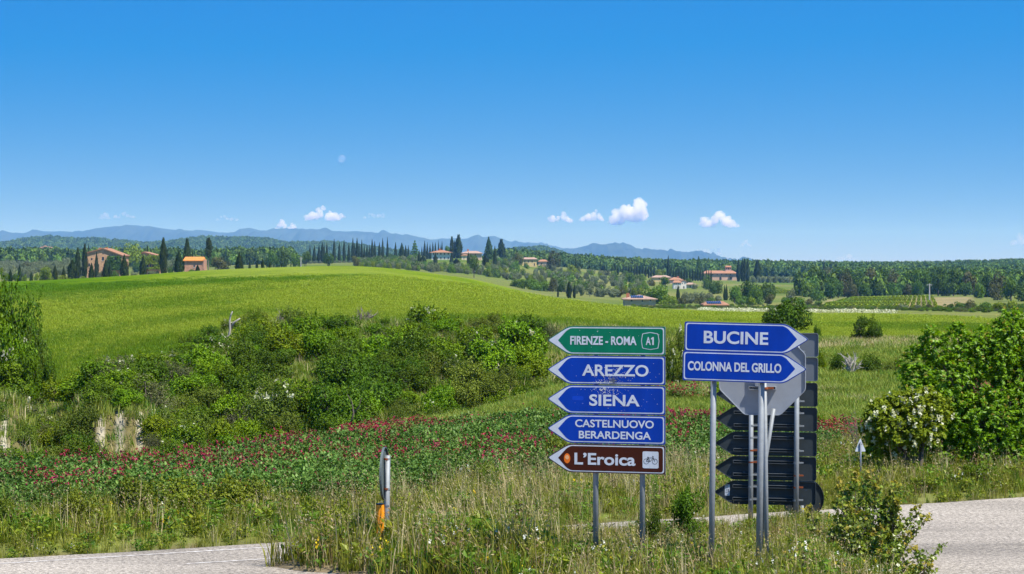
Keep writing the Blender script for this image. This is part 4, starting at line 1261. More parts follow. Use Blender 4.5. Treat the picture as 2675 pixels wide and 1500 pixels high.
for (x, t, b, w_, f) in [(2168, 445, 620, 42, 0), (2205, 435, 628, 36, 0), (2228, 440, 628, 40, 1), (2258, 438, 625, 40, 0), (2350, 448, 580, 62, 1)]: cyp(C_(x), 560 + A(t), 560 + A(b), A(w_), 1400, f, 'pink_right')
for (x, t, b, w_, f) in [(540, 655, 765, 44, 1), (590, 680, 765, 26, 0), (433, 700, 750, 18, 0)]: cyp(C_(x), 560 + A(t), 560 + A(b), A(w_), 760, f, 'valley_left')
for (x, t, b, w_, f) in [(1587, 690, 830, 36, 0), (2035, 690, 840, 27, 0), (2053, 685, 842, 27, 0)]: cyp(C_(x), 560 + A(t), 560 + A(b), A(w_), 800, f, 'valley')
cyp(C_(1493), 560 + A(408), 560 + A(540), A(32), 1600, 0, 'lone'); cyp(1975 + 655 / 3.68, 600 + 295 / 3.68, 705, 7.5, 1500, 0, 'lone2'); cyp(C_(605), 560 + A(430), 560 + A(500), A(28), 1300, 0, 'lone3')
ZL = {'crest': ('cypress on the wheat crest, %s from the left', 'cypresses along the wheat crest'), 'farm': ('cypress beside the stone farmhouses, %s from the left', 'cypresses at the stone farm'),
      'avenue': ('slender cypress in the tall row left of the villa, %s from left', 'cypress avenue left of the villa'), 'villa_back': ('thin cypress behind the white villa, %s from the left', 'cypresses behind the villa'),
      'villa_front': ('cypress on the terraces below the villa, %s from the left', 'cypresses below the villa'), 'villa_side': ('tall old cypress beside the villa roofs, %s from the left', 'old cypresses at the villa'),
      'row_upper': ('small cypress in the left dotted row across the valley, %s from left', 'left dotted cypress row'), 'row_lower': ('small cypress in the dotted row ending at the pink villa, %s from left', 'dotted cypress row by the pink villa'),
      'pink_front': ('thin cypress in front of the pink villa wall, %s from left', 'cypresses before the pink villa'), 'pink_right': ('dark cypress right of the pink villa, %s from the left', 'cypresses right of the pink villa'),
      'valley_left': ('cypress among bushes right below the wheat shoulder, %s from left', 'cypresses in the valley'), 'valley': ('dark cypress near the roofs in the valley, %s from left', 'cypresses near the valley roofs'),
      'lone': ('single pointed cypress above the dotted cypress row%s', None), 'lone2': ('single cypress breaking the forest skyline at right%s', None), 'lone3': ('small cypress right of the yellow house%s', None)}
zc = {}
for it in sorted(cyp_items, key=lambda i: (i[0], i[1])):
    zone, u, vt, vb, wpx, d, fat = it
    k = zc.get(zone, 0); zc[zone] = k + 1
    b = gpt(u, d)
    zb = min(b.z, float(Z_(vb, d))) if zone in ('crest', 'avenue') else b.z
    h = float(Z_(vt, d)) - b.z
    if h < 2: h = 2.0
    r = wpx * .5 * d / F * 1.05
    me = (CYPF if fat else CYP)[k % (3 if fat else 4)]
    lab, grp = ZL[zone]
    lab = lab % (ORD[k] if not zone.startswith('lone') else '')
    tag(mobj('cypress_tree', me, None, (b.x, b.y, b.z - .3), (0, 0, RNG.uniform(0, 6.28)), (r, r, h + .3)), lab, 'cypress', grp)

# the umbrella-shaped old cypress on a bare trunk beside the small house
G = Geo(); Rz = np.random.default_rng(77)
Bb = np.array([(0, 0, .80, .16), (.05, .03, .70, .17), (-.06, .02, .62, .16), (.04, -.04, .56, .14), (-.03, 0, .90, .11), (.02, 0, .96, .07), (.06, 0, .84, .12)])
G, _ = crown_geo(Bb, 1500, .035, Rz, 1.4, .6, .1, 1.0)
d = 790; b = gpt(545, d); h = float(Z_(622, d)) - b.z
e = empty('old_cypress', b); mobj('crown', G.mesh('old_cypress_crown', [M['cypress']]), e, scl=(h * .52, h * .52, h))
G = Geo(); G.tube([(0, 0, -.02), (-.01, 0, .3), (0, 0, .6)], [.018, .014, .012], 7); mobj('trunk', G.mesh('old_cypress_trunk', [M['greytwig']]), e, scl=(h, h, h))
tag(e, 'old cypress with a bare trunk and club-shaped crown right of the small red house', 'cypress')

# ================================================================== broad-leaved trees in the distance
def tree_templates(kind, mat, nv, nl=1500, ls=.085, **kw):
    out = []
    for i in range(nv):
        R = np.random.default_rng(hash_seed(kind, i + 50))
        B = blob_set(int(R.integers(10, 16)), R, spread=.68, rmin=.25, rmax=.42, zmin=kw.get('zmin', .18))
        G, _ = crown_geo(B, nl, ls, R, 1.3, .7, .4, .85)
        T = Geo(); T.tube([(0, 0, -.05), (.01, .01, .25), (0, 0, .55)], [.07, .05, .03], 6, cap=False)
        for k in range(4):
            T.tube([(0, 0, .25), tuple(B[k, :3])], [.035, .012], 5, cap=False)
        out.append((G.mesh(kind + '_crown', [M[mat]]), T.mesh(kind + '_trunk', [M['bark']])))
    return out
TT = {k: tree_templates(k, m, 3) for k, m in (('dark', 'dark_tree'), ('green', 'green_tree'), ('lime', 'lime_tree'), ('olive', 'olive'), ('brown', 'brown_tree'))}
tree_items = []
def trees(fx, fy, d, zone, lst):
    for (x, t, b, w_, k) in lst: tree_items.append((zone, fx(x), fy(t), fy(b), w_ / 3.68, d, k))
y56 = lambda y: 560 + y / 3.68
y60 = lambda y: 600 + y / 3.68
D_ = lambda x: 1975 + x / 3.68
trees(A, y56, 700, 'crest', [(15, 505, 640, 50, 'lime'), (60, 560, 640, 70, 'lime'), (150, 570, 640, 80, 'green'), (235, 575, 640, 60, 'lime'), (350, 560, 640, 60, 'lime'), (440, 500, 640, 160, 'lime'), (600, 585, 645, 110, 'lime'), (690, 590, 645, 110, 'lime'),
                             (800, 600, 640, 80, 'lime'), (1110, 540, 625, 90, 'green'), (1480, 530, 610, 120, 'olive'), (1290, 540, 615, 80, 'olive'), (960, 540, 630, 70, 'olive'), (1840, 528, 590, 95, 'green'), (1640, 500, 595, 80, 'green')])
trees(A, y56, 880, 'farm', [(1290, 300, 520, 230, 'lime'), (1400, 340, 520, 140, 'lime'), (2050, 362, 470, 150, 'green'), (2110, 420, 560, 210, 'brown'), (2070, 520, 570, 130, 'olive'), (1650, 420, 540, 100, 'olive'), (340, 440, 540, 110, 'olive'), (250, 460, 560, 120, 'brown'),
                            (520, 440, 540, 130, 'olive'), (590, 440, 540, 90, 'olive'), (290, 490, 570, 110, 'olive'), (120, 450, 540, 110, 'olive'), (30, 470, 560, 90, 'olive'), (1490, 340, 450, 110, 'green'), (1320, 470, 560, 110, 'dark'), (1000, 440, 520, 80, 'olive'),
                            (720, 420, 520, 60, 'green'), (640, 400, 500, 90, 'olive'), (1700, 400, 520, 120, 'dark')])
trees(B_, y56, 1100, 'avenue', [(130, 358, 475, 150, 'green'), (235, 345, 470, 130, 'dark'), (340, 375, 475, 120, 'green'), (235, 418, 485, 80, 'dark'), (440, 360, 470, 100, 'green'), (650, 370, 450, 110, 'dark'), (420, 430, 480, 40, 'olive'), (60, 420, 480, 70, 'dark')])
trees(B_, y56, 1400, 'avenue_foot', [(x, 440, 485, 46, 'olive') for x in (435, 480, 525, 575, 625, 670, 715, 765, 810, 860, 965, 1010, 1060)])
trees(B_, y56, 1150, 'villa', [(913, 405, 515, 84, 'brown'), (2055, 390, 610, 130, 'dark'), (2350, 440, 530, 90, 'dark'), (2470, 370, 480, 120, 'green'), (2440, 450, 560, 120, 'green'), (1250, 380, 440, 90, 'dark'), (1800, 308, 360, 60, 'green')])
trees(C_, y56, 1180, 'yellow_house', [(45, 375, 490, 110, 'brown'), (155, 420, 500, 84, 'dark'), (390, 368, 535, 165, 'brown'), (560, 475, 590, 150, 'lime'), (20, 470, 530, 90, 'green')])
trees(C_, y56, 980, 'olive_row', [(x, 548, 625, 72, 'olive') for x in (55, 135, 215, 300, 385, 465, 540, 620, 700)] + [(780, 580, 650, 100, 'olive'), (870, 570, 640, 90, 'olive'), (950, 575, 650, 100, 'olive'), (1040, 590, 660, 90, 'olive')])
trees(C_, y56, 700, 'band', [(30, 625, 700, 130, 'green'), (110, 628, 720, 140, 'green'), (200, 620, 730, 140, 'green'), (300, 640, 740, 130, 'green'), (385, 620, 750, 100, 'brown'), (470, 640, 750, 90, 'dark'), (650, 650, 785, 110, 'olive'), (740, 640, 790, 110, 'olive'), (850, 690, 795, 150, 'olive'),
                             (960, 700, 800, 160, 'olive'), (1030, 720, 800, 110, 'brown')])
trees(C_, y56, 1050, 'houses', [(1090, 540, 600, 95, 'green'), (1120, 565, 655, 120, 'green'), (1210, 575, 665, 90, 'dark'), (1420, 522, 590, 110, 'lime'), (1465, 605, 695, 120, 'green'), (1330, 620, 690, 90, 'brown'), (1690, 610, 660, 70, 'green'), (1750, 660, 720, 60, 'olive')])
trees(C_, y56, 760, 'valley', [(1400, 688, 862, 300, 'green'), (1300, 720, 860, 180, 'green'), (1500, 775, 868, 170, 'lime'), (1130, 690, 770, 130, 'olive'), (1200, 720, 780, 110, 'olive'), (1660, 735, 850, 120, 'olive'), (1740, 728, 845, 120, 'olive'), (1820, 738, 845, 120, 'olive'), (1900, 748, 845, 120, 'olive'),
                               (1970, 765, 850, 100, 'olive'), (1700, 790, 860, 130, 'olive'), (1800, 800, 865, 120, 'brown'), (1620, 790, 865, 110, 'brown'), (1900, 800, 865, 110, 'green')])
trees(C_, y56, 900, 'grove', [(1870, 590, 725, 120, 'dark'), (1960, 645, 765, 160, 'dark'), (1920, 660, 770, 100, 'dark'), (2130, 700, 855, 160, 'green'), (2250, 648, 860, 210, 'dark'), (2340, 700, 872, 180, 'green'), (2440, 680, 855, 170, 'dark'), (2470, 770, 865, 100, 'brown'), (2200, 780, 870, 140, 'green'), (2300, 790, 875, 120, 'lime')])
trees(C_, y56, 1250, 'olive_hedge', [(x, 585, 660, 70, 'olive') for x in (2310, 2360, 2410, 2460, 2510, 2560, 2610, 2660, 2710, 2760)])
trees(D_, y60, 900, 'wood', [(430, 440, 560, 110, 'brown'), (500, 500, 650, 170, 'green'), (590, 375, 640, 220, 'green'), (720, 475, 665, 160, 'dark'), (600, 580, 685, 150, 'green'), (690, 380, 560, 160, 'brown'), (850, 400, 650, 190, 'brown'), (790, 480, 660, 130, 'green'), (910, 520, 660, 130, 'brown'), (980, 400, 645, 180, 'dark'),
                             (1050, 520, 655, 140, 'green'), (1100, 385, 630, 180, 'brown'), (1180, 500, 640, 140, 'dark'), (1230, 400, 630, 190, 'dark'), (1330, 400, 630, 170, 'brown'), (1320, 510, 640, 130, 'green'), (1440, 430, 630, 160, 'dark'), (1450, 530, 640, 110, 'brown'), (1600, 378, 630, 190, 'dark'), (1560, 500, 640, 140, 'green'),
                             (1680, 520, 640, 140, 'green'), (1750, 378, 640, 190, 'dark'), (1830, 500, 640, 120, 'green'), (1900, 378, 640, 200, 'dark'), (2050, 420, 630, 190, 'brown'), (2020, 500, 640, 140, 'dark'), (2200, 425, 650, 210, 'dark'), (2150, 520, 660, 150, 'green'), (2320, 420, 650, 190, 'brown'), (2320, 520, 680, 170, 'brown'), (2450, 480, 690, 210, 'green'), (2580, 520, 710, 200, 'dark'), (2700, 480, 700, 220, 'dark')])
trees(D_, y60, 480, 'hedge', [(110, 512, 660, 160, 'dark'), (20, 530, 660, 120, 'dark'), (130, 620, 715, 84, 'dark'), (330, 560, 720, 120, 'olive'), (290, 650, 725, 110, 'green'), (430, 650, 725, 110, 'green'), (510, 665, 730, 110, 'brown'), (600, 680, 735, 100, 'green'), (700, 690, 740, 120, 'dark'), (830, 680, 742, 210, 'green'), (930, 680, 745, 120, 'green'),
                              (1290, 710, 772, 62, 'lime'), (1420, 732, 772, 110, 'olive'), (1560, 725, 772, 84, 'olive'), (1665, 708, 768, 76, 'brown'), (1870, 715, 770, 100, 'dark'), (1950, 690, 765, 110, 'green'), (2060, 675, 765, 120, 'brown'), (2200, 695, 780, 160, 'green'), (2330, 690, 785, 170, 'lime'), (2440, 685, 785, 190, 'lime'), (2540, 715, 785, 170, 'green'), (2650, 690, 790, 200, 'lime')])
TZ = {'crest': ('among the left crest cypresses', 'trees along the wheat crest'), 'farm': ('around the stone farmhouses', 'trees around the farm'), 'avenue': ('left of the tall cypress row', 'trees by the cypress avenue'),
      'avenue_foot': ('along the foot of the tall cypress row', 'clipped olives under the avenue'), 'villa': ('on the villa terraces', 'trees below the villa'), 'yellow_house': ('beside the yellow house', 'trees at the yellow house'),
      'olive_row': ('on the slope below the yellow house', 'olive trees on the slope'), 'band': ('in the band behind the wheat shoulder', 'trees behind the wheat shoulder'), 'houses': ('around the white valley house', 'trees around the valley houses'),
      'valley': ('between the two solar roofs', 'trees between the solar roofs'), 'grove': ('in the grove below the pink villa', 'grove below the pink villa'), 'olive_hedge': ('in the line right of the pink villa', 'olive line right of the pink villa'),
      'wood': ('in the wood above the vineyard', 'trees of the wood above the vineyard'), 'hedge': ('in the hedge behind the right wheat', 'trees of the hedge behind the wheat')}
KT = {'dark': 'dark green tree', 'green': 'green tree', 'lime': 'yellow green tree', 'olive': 'grey olive tree', 'brown': 'brownish green tree'}
tc_ = {}
for it in sorted(tree_items, key=lambda i: (i[0], i[1])):
    zone, u, vt, vb, wpx, d, kd = it
    if zone in ('wood', 'valley', 'grove', 'houses', 'olive_row', 'farm', 'hedge', 'band', 'villa', 'olive_hedge', 'yellow_house'):
        lo, hi = {'wood': (700, 1500), 'valley': (560, 1000), 'grove': (600, 1300), 'houses': (800, 1500), 'olive_row': (800, 1300), 'farm': (780, 1250), 'hedge': (330, 760), 'band': (620, 900), 'villa': (900, 1500), 'olive_hedge': (1000, 1500), 'yellow_house': (1000, 1500)}[zone]
        d = find_d(u, vb, lo, hi)
    key = (zone, kd); k = tc_.get(key, 0); tc_[key] = k + 1
    b = gpt(u, d); h = max(1.5, float(Z_(vt, d)) - b.z); r = wpx * .5 * d / F * 1.15
    cr, tr = TT[kd][(k * 7 + len(zone)) % 3]
    e = empty('olive_tree' if kd == 'olive' else 'broadleaf_tree', (b.x, b.y, b.z - .2), RNG.uniform(0, 6.28))
    hc = min(h, 2.0 * r)
    mobj('crown', cr, e, (0, 0, h - hc), None, (r, r, hc)); mobj('trunk', tr, e, scl=(r, r, h))
    tag(e, '%s %s, %s from left' % (KT[kd], TZ[zone][0], ORD[min(k, len(ORD) - 1)]), 'tree', TZ[zone][1])

# conifers with a layered outline at the villa
def layered_conifer(name, u, vt, d, wpx, label, R, layers=9, mat='dark_tree', flat=.35):
    G = Geo(); b = gpt(u, d); h = float(Z_(vt, d)) - b.z; r = wpx * .5 * d / F
    for k in range(layers):
        t = .12 + .85 * k / (layers - 1); rr = (1 - t) ** .75 * R.uniform(.8, 1.1)
        n = 150
        a = R.uniform(0, 6.28, n); q = np.sqrt(R.uniform(.05, 1, n)) * rr * (1 + .25 * np.sin(a * 4 + k))
        P = np.column_stack([q * np.cos(a), q * np.sin(a), t - flat * .12 * q + R.normal(0, .012, n)])
        leaves(G, P, R.normal(0, .4, (n, 3)) + np.array([0, 0, 1]), .11, 1.3, None, 0, 0, R)
    e = empty(name, b); mobj('crown', G.mesh(name + '_crown', [M[mat]]), e, scl=(r, r, h))
    G = Geo(); G.tube([(0, 0, -.02), (0, 0, .95)], [.07, .02], 6); mobj('trunk', G.mesh(name + '_trunk', [M['bark']]), e, scl=(r, r, h))
    tag(e, label, 'conifer')
Rz = np.random.default_rng(9)
layered_conifer('cedar_tree', B_(1485), y56(255), 1600, 34, 'flat-layered cedar left of the white villa', Rz, 8, 'green_tree', 1.2)
layered_conifer('fir_tree', B_(2195), y56(222), 1550, 32, 'tall dark conical fir right of the villa', Rz, 13)
layered_conifer('fir_tree', C_(1785), y56(410), 1500, 24, 'broad dark fir at the end of the dotted cypress row', Rz, 12)

# ================================================================== woods, olive groves and terraces that read as one mass
FO = [TT[k][i][0] for k, i in (('dark', 0), ('green', 1), ('dark', 2), ('brown', 0))]
FM = []
for i in range(4):
    Rz = np.random.default_rng(300 + i)
    B = blob_set(7, Rz, spread=.6, rmin=.34, rmax=.5, zmin=.25)
    G, _ = crown_geo(B, 260, .26, Rz, 1.2, .8, .5, .9)
    FM.append(G.mesh('forest_crown', [M['forest']]))
M['forest_far'] = leafmat('far_forest_leaf', (.055, .110, .022), (.150, .235, .050), .18, .0, .3)
FF = []
for me_ in FM:
    m2_ = me_.copy(); m2_.materials.clear(); m2_.materials.append(M['forest_far']); FF.append(m2_)
S_FF = template_set(FF)
S_FO = template_set(FM + [TT['olive'][0][0], TT['lime'][0][0], TT['green'][0][0]])
def forest(name, u0, u1, d0, d1, n, hmin, hmax, label, olive=False, excl=None, dens=None, mix=(1, 0, 0, 0), tset=None):
    d = np.sqrt(RNG.uniform(d0 ** 2, d1 ** 2, n)); u = RNG.uniform(u0, u1, n)
    ok = np.ones(n, bool)
    if excl is not None: ok &= ~excl(u, d)
    if dens is not None: ok &= RNG.uniform(0, 1, n) < dens(u, d)
    u, d = u[ok], d[ok]; n = len(u)
    x = X_(u, d); z = gz(u, d)
    h = RNG.uniform(hmin, hmax, n) * (1 + .3 * fbm(x / 60, d / 60, 14, 2))
    r = h * RNG.uniform(.45, .68, n)
    idx = RNG.integers(0, 4, n) if not olive else RNG.choice([4, 5, 6, 0], n, p=mix)
    scatter(name, np.column_stack([x, d, z - h * .12]), np.column_stack([np.zeros(n), np.zeros(n), RNG.uniform(0, 6.28, n)]), np.column_stack([r, r, h]), idx, tset or S_FO, label, 'forest' if not olive else 'olive grove')
forest('left_wood', -330, 760, 1450, 1750, 2600, 7, 11, 'dark wood line behind the olive slope at the left')
forest('ridge_forest', 1290, 3050, 1640, 2650, 15000, 6, 10, 'broad green forest ridge behind the valley at the right', excl=lambda u, d: (u > 1800) & (u < 1960) & (d < 1700), tset=S_FF)
forest('middle_wood', 690, 1330, 1900, 2500, 2200, 4, 7, 'distant wood behind the cypress row and villa')
forest('right_wood', 2090, 3050, 900, 1640, 4200, 6, 9.5, 'mixed wood filling the slope behind the vineyard trees', dens=lambda u, d: np.where((u < 2250) & (d > 1100), .25, 1.0) * np.where((u < 2180), .5, 1))
forest('olive_slope', -330, 240, 900, 1420, 560, 3.5, 5.2, 'grey olive grove on the slope left of the stone farmhouse', True)
forest('olive_terraces', 930, 1350, 980, 1470, 520, 2.6, 4.2, 'olive hedges on the terraces under the villa', True, mix=(.5, .22, .18, .10), dens=lambda u, d: np.where(d > 1380, .45, 1.0) * np.where((u > 1112) & (u < 1270) & (d > 1180), .0, 1.0))
forest('olive_valley', 1360, 1800, 860, 1400, 230, 3.0, 4.8, 'scattered olives on the slope under the dotted cypress row', True, mix=(.6, .15, .15, .1), dens=lambda u, d: np.clip(1.1 - abs(d - 1050) / 420, .1, 1) * np.where((u > 1690) & (u < 1830), 0, 1))
S_HG = template_set([SHR[k][0][0] for k in ('deep', 'olive', 'grey', 'bright')])
# low scrub at the far side of the wheat
d = RNG.uniform(300, 640, 1500); u = RNG.uniform(1650, 3000, 1500)
ok = ~wheat_mask(u, d) & (d > np.interp(u, [1650, 1900, 2300, 2600, 3000], [520, 470, 440, 330, 300])); u, d = u[ok], d[ok]; n = len(u)
s = RNG.uniform(.35, .9, n)
scatter('field_edge_scrub', np.column_stack([X_(u, d), d, gz(u, d) - .1]), np.column_stack([np.zeros(n), np.zeros(n), RNG.uniform(0, 6.28, n)]), np.column_stack([s * 1.3, s * 1.3, s]), RNG.integers(0, 4, n), S_HG, 'low scrub along the far side of the right wheat field', 'scrub')
# white flowers in a strip along the far wheat edge
G = Geo(); leaves(G, np.column_stack([RNG.normal(0, .6, 40), RNG.normal(0, .6, 40), RNG.uniform(.3, .8, 40)]), RNG.normal(size=(40, 3)) + np.array([0, -.5, .6]), .22, 1.1); wf = G.mesh('white_umbel', [M['blossom']])
u = 1830 + 500 * RNG.uniform(0, 1, 260) ** 1.5; d = np.interp(u, *WHI) + RNG.uniform(2, 22, 260) * (1 - .6 * (u - 1830) / 500); n = len(u)
s = RNG.uniform(.4, .85, n)
scatter('white_flower_strip', np.column_stack([X_(u, d), d, gz(u, d)]), np.column_stack([np.zeros(n), np.zeros(n), RNG.uniform(0, 6.28, n)]), np.column_stack([s, s, s]), np.zeros(n, int), template_set([wf]), 'pale strip of white flowers along the far edge of the wheat', 'flowers')

# vine rows
VR = Geo()
nn = 900; P = np.column_stack([RNG.normal(0, .28, nn), RNG.uniform(-.5, .5, nn), RNG.uniform(.35, 1.35, nn)])
vrm = {}
def vine_row(p0, p1, lab, grp):
    p0 = Vector(p0); p1 = Vector(p1); L = (p1 - p0).length
    key = int(L / 12)
    if key not in vrm:
        G = Geo(); n = int(max(60, L * 7)); R = np.random.default_rng(key)
        Q = np.column_stack([R.uniform(0, 1, n), R.normal(0, .17, n), R.uniform(.25, 1.25, n)])
        Nn = R.normal(size=(n, 3)) + np.array([0, -.2, .6])
        r = unit(Nn); a = unit(np.cross(r, R.normal(size=(n, 3)))); b_ = np.cross(r, a); sz = .22
        Qm = Q * np.array([L, 1, 1])
        v = np.stack([Qm - a * sz, Qm + b_ * sz, Qm + a * sz, Qm - b_ * sz], 1).reshape(-1, 3)
        v[:, 0] /= L
        G.add(v, np.arange(n * 4).reshape(n, 4), R.uniform(0, 1, n))
        vrm[key] = G.mesh('vine_row', [M['lime_tree']])
    o = mobj('vine_row', vrm[key], None, p0, None, (L, 1, 1))
    dv = (p1 - p0).normalized()
    o.rotation_euler = dv.to_track_quat('X', 'Z').to_euler()
    tag(o, lab, 'vine row', grp)
k = 0
for i, uu in enumerate(np.linspace(2215, 2505, 20)):
    da, db = 560.0, 800.0
    xa = float(X_(uu - 60, da)); xb = xa + 46
    ub = uof(xb, db)
    vine_row((xa, da, float(gz(uof(xa, da), da))), (xb, db, float(gz(ub, db))), 'vine row of the vineyard below the wood, %s from the left' % ORD[i], 'rows of the vineyard below the wood')
for i, uu in enumerate(np.linspace(1985, 2080, 12)):
    da, db = 960.0, 1180.0
    xa = float(X_(uu, da)); xb = xa + 14
    vine_row((xa, da, float(gz(uof(xa, da), da))), (xb, db, float(gz(uof(xb, db), db))), 'vine row on the slope beside the olive line, %s from the left' % ORD[i], 'rows of the small vineyard')

# ================================================================== far hills and mountains
def hill_mesh(name, prof, d, depth, mat, base_v=705, rough=1.0, nz=10, seed=0, step=6, relief=.6):
    pu = np.array([p[0] for p in prof], float); pv = np.array([p[1] for p in prof], float)
    us = np.arange(pu[0], pu[-1] + 1, step)
    vv = np.interp(us, pu, pv)
    ker = np.ones(5) / 5; vv = np.convolve(np.pad(vv, 2, mode='edge'), ker, 'valid')
    vv = vv + fbm(us / 22, us * 0 + seed, seed, 4) * 5 * rough
    rows = []
    for j in range(nz + 1):
        t = j / nz                                       # 0 front foot, .6 crest, 1 back foot
        dd = d - depth * .6 + depth * t
        hfac = math.sin(min(1, t / .6) * math.pi / 2) ** 1.1 if t <= .6 else math.cos((t - .6) / .4 * math.pi / 2)
        zc = Z_(vv, d); zb = Z_(base_v, d) - 10
        rid = fbm(us / 26 + j * .35, us * 0 + j * .55, seed + 9, 4) * (Z_(600, d) - Z_(650, d)) * 1.5 * math.sin(math.pi * min(1, t / .6)) * max(rough, .5) * relief
        zz = zb + (zc - zb) * hfac + rid * (t < .6)
        rows.append(np.column_stack([X_(us, d), np.full(len(us), dd), zz]))
    n = len(us); G = Geo()
    G.add(np.vstack(rows), [[j * n + i, j * n + i + 1, (j + 1) * n + i + 1, (j + 1) * n + i] for j in range(nz) for i in range(n - 1)])
    return G.mesh(name, [mat], True)
def hill_material(name, c0, c1, sc):
    m, t, o = newmat(name)
    n1 = noise(t, sc, 6, .7); n2 = noise(t, sc * .12, 4, .6)
    c = ramp(t, n1, [(.3, c0), (.7, c1)]); c = mixc(t, .7, c, ramp(t, n2, [(.35, .65), (.65, 1.35)]), 'MULTIPLY')
    d_ = N_(t, 'ShaderNodeBsdfDiffuse'); t.links.new(c, d_.inputs[0])
    b = N_(t, 'ShaderNodeBump', Strength=.6, Distance=6.0); t.links.new(n1, b.inputs['Height']); t.links.new(b.outputs[0], d_.inputs['Normal'])
    t.links.new(d_.outputs[0], o.inputs[0]); return m
M['hillwood'] = hill_material('hill_woodland', (.030, .055, .018), (.080, .115, .040), .06)
M['mountain'] = hill_material('mountain_slope', (.022, .034, .026), (.050, .062, .044), .006)
MP = [(-900, 640), (-500, 618), (-250, 606), (-100, 612), (0, 604), (30, 610), (60, 611), (100, 606), (150, 604), (190, 606), (235, 612), (270, 600), (300, 592), (350, 588), (400, 594), (450, 600), (500, 602), (540, 602), (570, 607), (610, 609), (650, 602), (720, 603), (765, 598),
      (800, 602), (850, 601), (890, 605), (930, 604), (970, 610), (1010, 609), (1050, 614), (1080, 615), (1120, 627), (1150, 624), (1180, 623), (1215, 624), (1240, 617), (1265, 620), (1280, 617), (1310, 625), (1340, 634), (1390, 634), (1420, 637), (1450, 646), (1500, 652), (1600, 664), (1750, 690), (1900, 706)]
MP2 = [(1330, 700), (1400, 668), (1450, 655), (1500, 650), (1530, 642), (1560, 638), (1600, 638), (1640, 642), (1690, 655), (1750, 658), (1800, 662), (1820, 670), (1850, 672), (1880, 676), (1900, 682), (1930, 682), (1960, 688), (2000, 692), (2080, 702), (2200, 708)]
tag(mobj('mountain_range', hill_mesh('mountain_range', MP, 18000, 4600, M['mountain'], 700, .35, 18, 2, 5, 1.6)), kind='structure')
tag(mobj('mountain_spur', hill_mesh('mountain_spur', MP2, 15600, 3600, M['mountain'], 702, .35, 18, 5, 5, 1.6)), kind='structure')
HA = [(-700, 640), (-300, 622), (-120, 634), (0, 633), (60, 631), (100, 621), (150, 618), (200, 623), (260, 623), (330, 629), (390, 635), (440, 631), (500, 623), (540, 618), (600, 620), (660, 620), (700, 624), (765, 636), (790, 633), (830, 632), (880, 633), (950, 641), (1000, 650), (1050, 655), (1150, 668), (1300, 690)]
HB = [(1260, 690), (1310, 655), (1340, 649), (1370, 647), (1400, 645), (1420, 643), (1450, 652), (1490, 667), (1540, 680), (1620, 692)]
HA = [(a, b + 10) for a, b in HA]; HB = [(a, b + 10) for a, b in HB]
hA = hill_mesh('wooded_hill', HA, 5200, 1100, M['hillwood'], 690, .35, 14, 7, 5)
hB = hill_mesh('wooded_hill', HB, 4700, 850, M['hillwood'], 690, .3, 12, 8, 5)
tag(mobj('wooded_hill', hA), kind='structure'); tag(mobj('wooded_hill', hB), kind='structure')
def hill_trees(name, me, n, hs, label, seed):
    R = np.random.default_rng(seed)
    V = np.empty(len(me.vertices) * 3); me.vertices.foreach_get('co', V); V = V.reshape(-1, 3)
    Q = np.array([p.vertices[:] for p in me.polygons])
    k = R.integers(0, len(Q), n); a = R.uniform(0, 1, (n, 1)); b = R.uniform(0, 1, (n, 1))
    P = (V[Q[k, 0]] * (1 - a) + V[Q[k, 1]] * a) * (1 - b) + (V[Q[k, 3]] * (1 - a) + V[Q[k, 2]] * a) * b
    ok = P[:, 1] < (V[:, 1].max() - 120); P = P[ok]; n = len(P)
    h = R.uniform(hs * .6, hs * 1.2, n); r = h * R.uniform(.5, .8, n)
    scatter(name, P - np.column_stack([0 * h, 0 * h, h * .2]), np.column_stack([0 * h, 0 * h, R.uniform(0, 6.28, n)]), np.column_stack([r, r, h]), R.integers(0, 4, n), S_FO, label, 'forest')
hill_trees('far_hill_forest', hA, 24000, 11, 'hazy forest covering the long hill behind the farm', 1)
hill_trees('small_hill_forest', hB, 5000, 10, 'hazy forest on the small hill right of the villa', 2)

# ================================================================== haze
G = Geo(); G.box((0, 11000, 170), (26000, 25600, 480))
hz = mobj('haze', G.mesh('haze', []))
m, t, o = newmat('thin_air')
pv = t.nodes.new('ShaderNodeVolumePrincipled')
pv.inputs['Color'].default_value = (.20, .47, 1.0, 1)
pv.inputs['Absorption Color'].default_value = (1, 1, 1, 1)
pv.inputs['Density'].default_value = 0.63e-4
pv.inputs['Anisotropy'].default_value = .0
t.links.new(pv.outputs[0], o.inputs['Volume'])
hz.data.materials.append(m)
tag(hz, 'blue air between the camera and the mountains', 'haze', None, 'stuff')

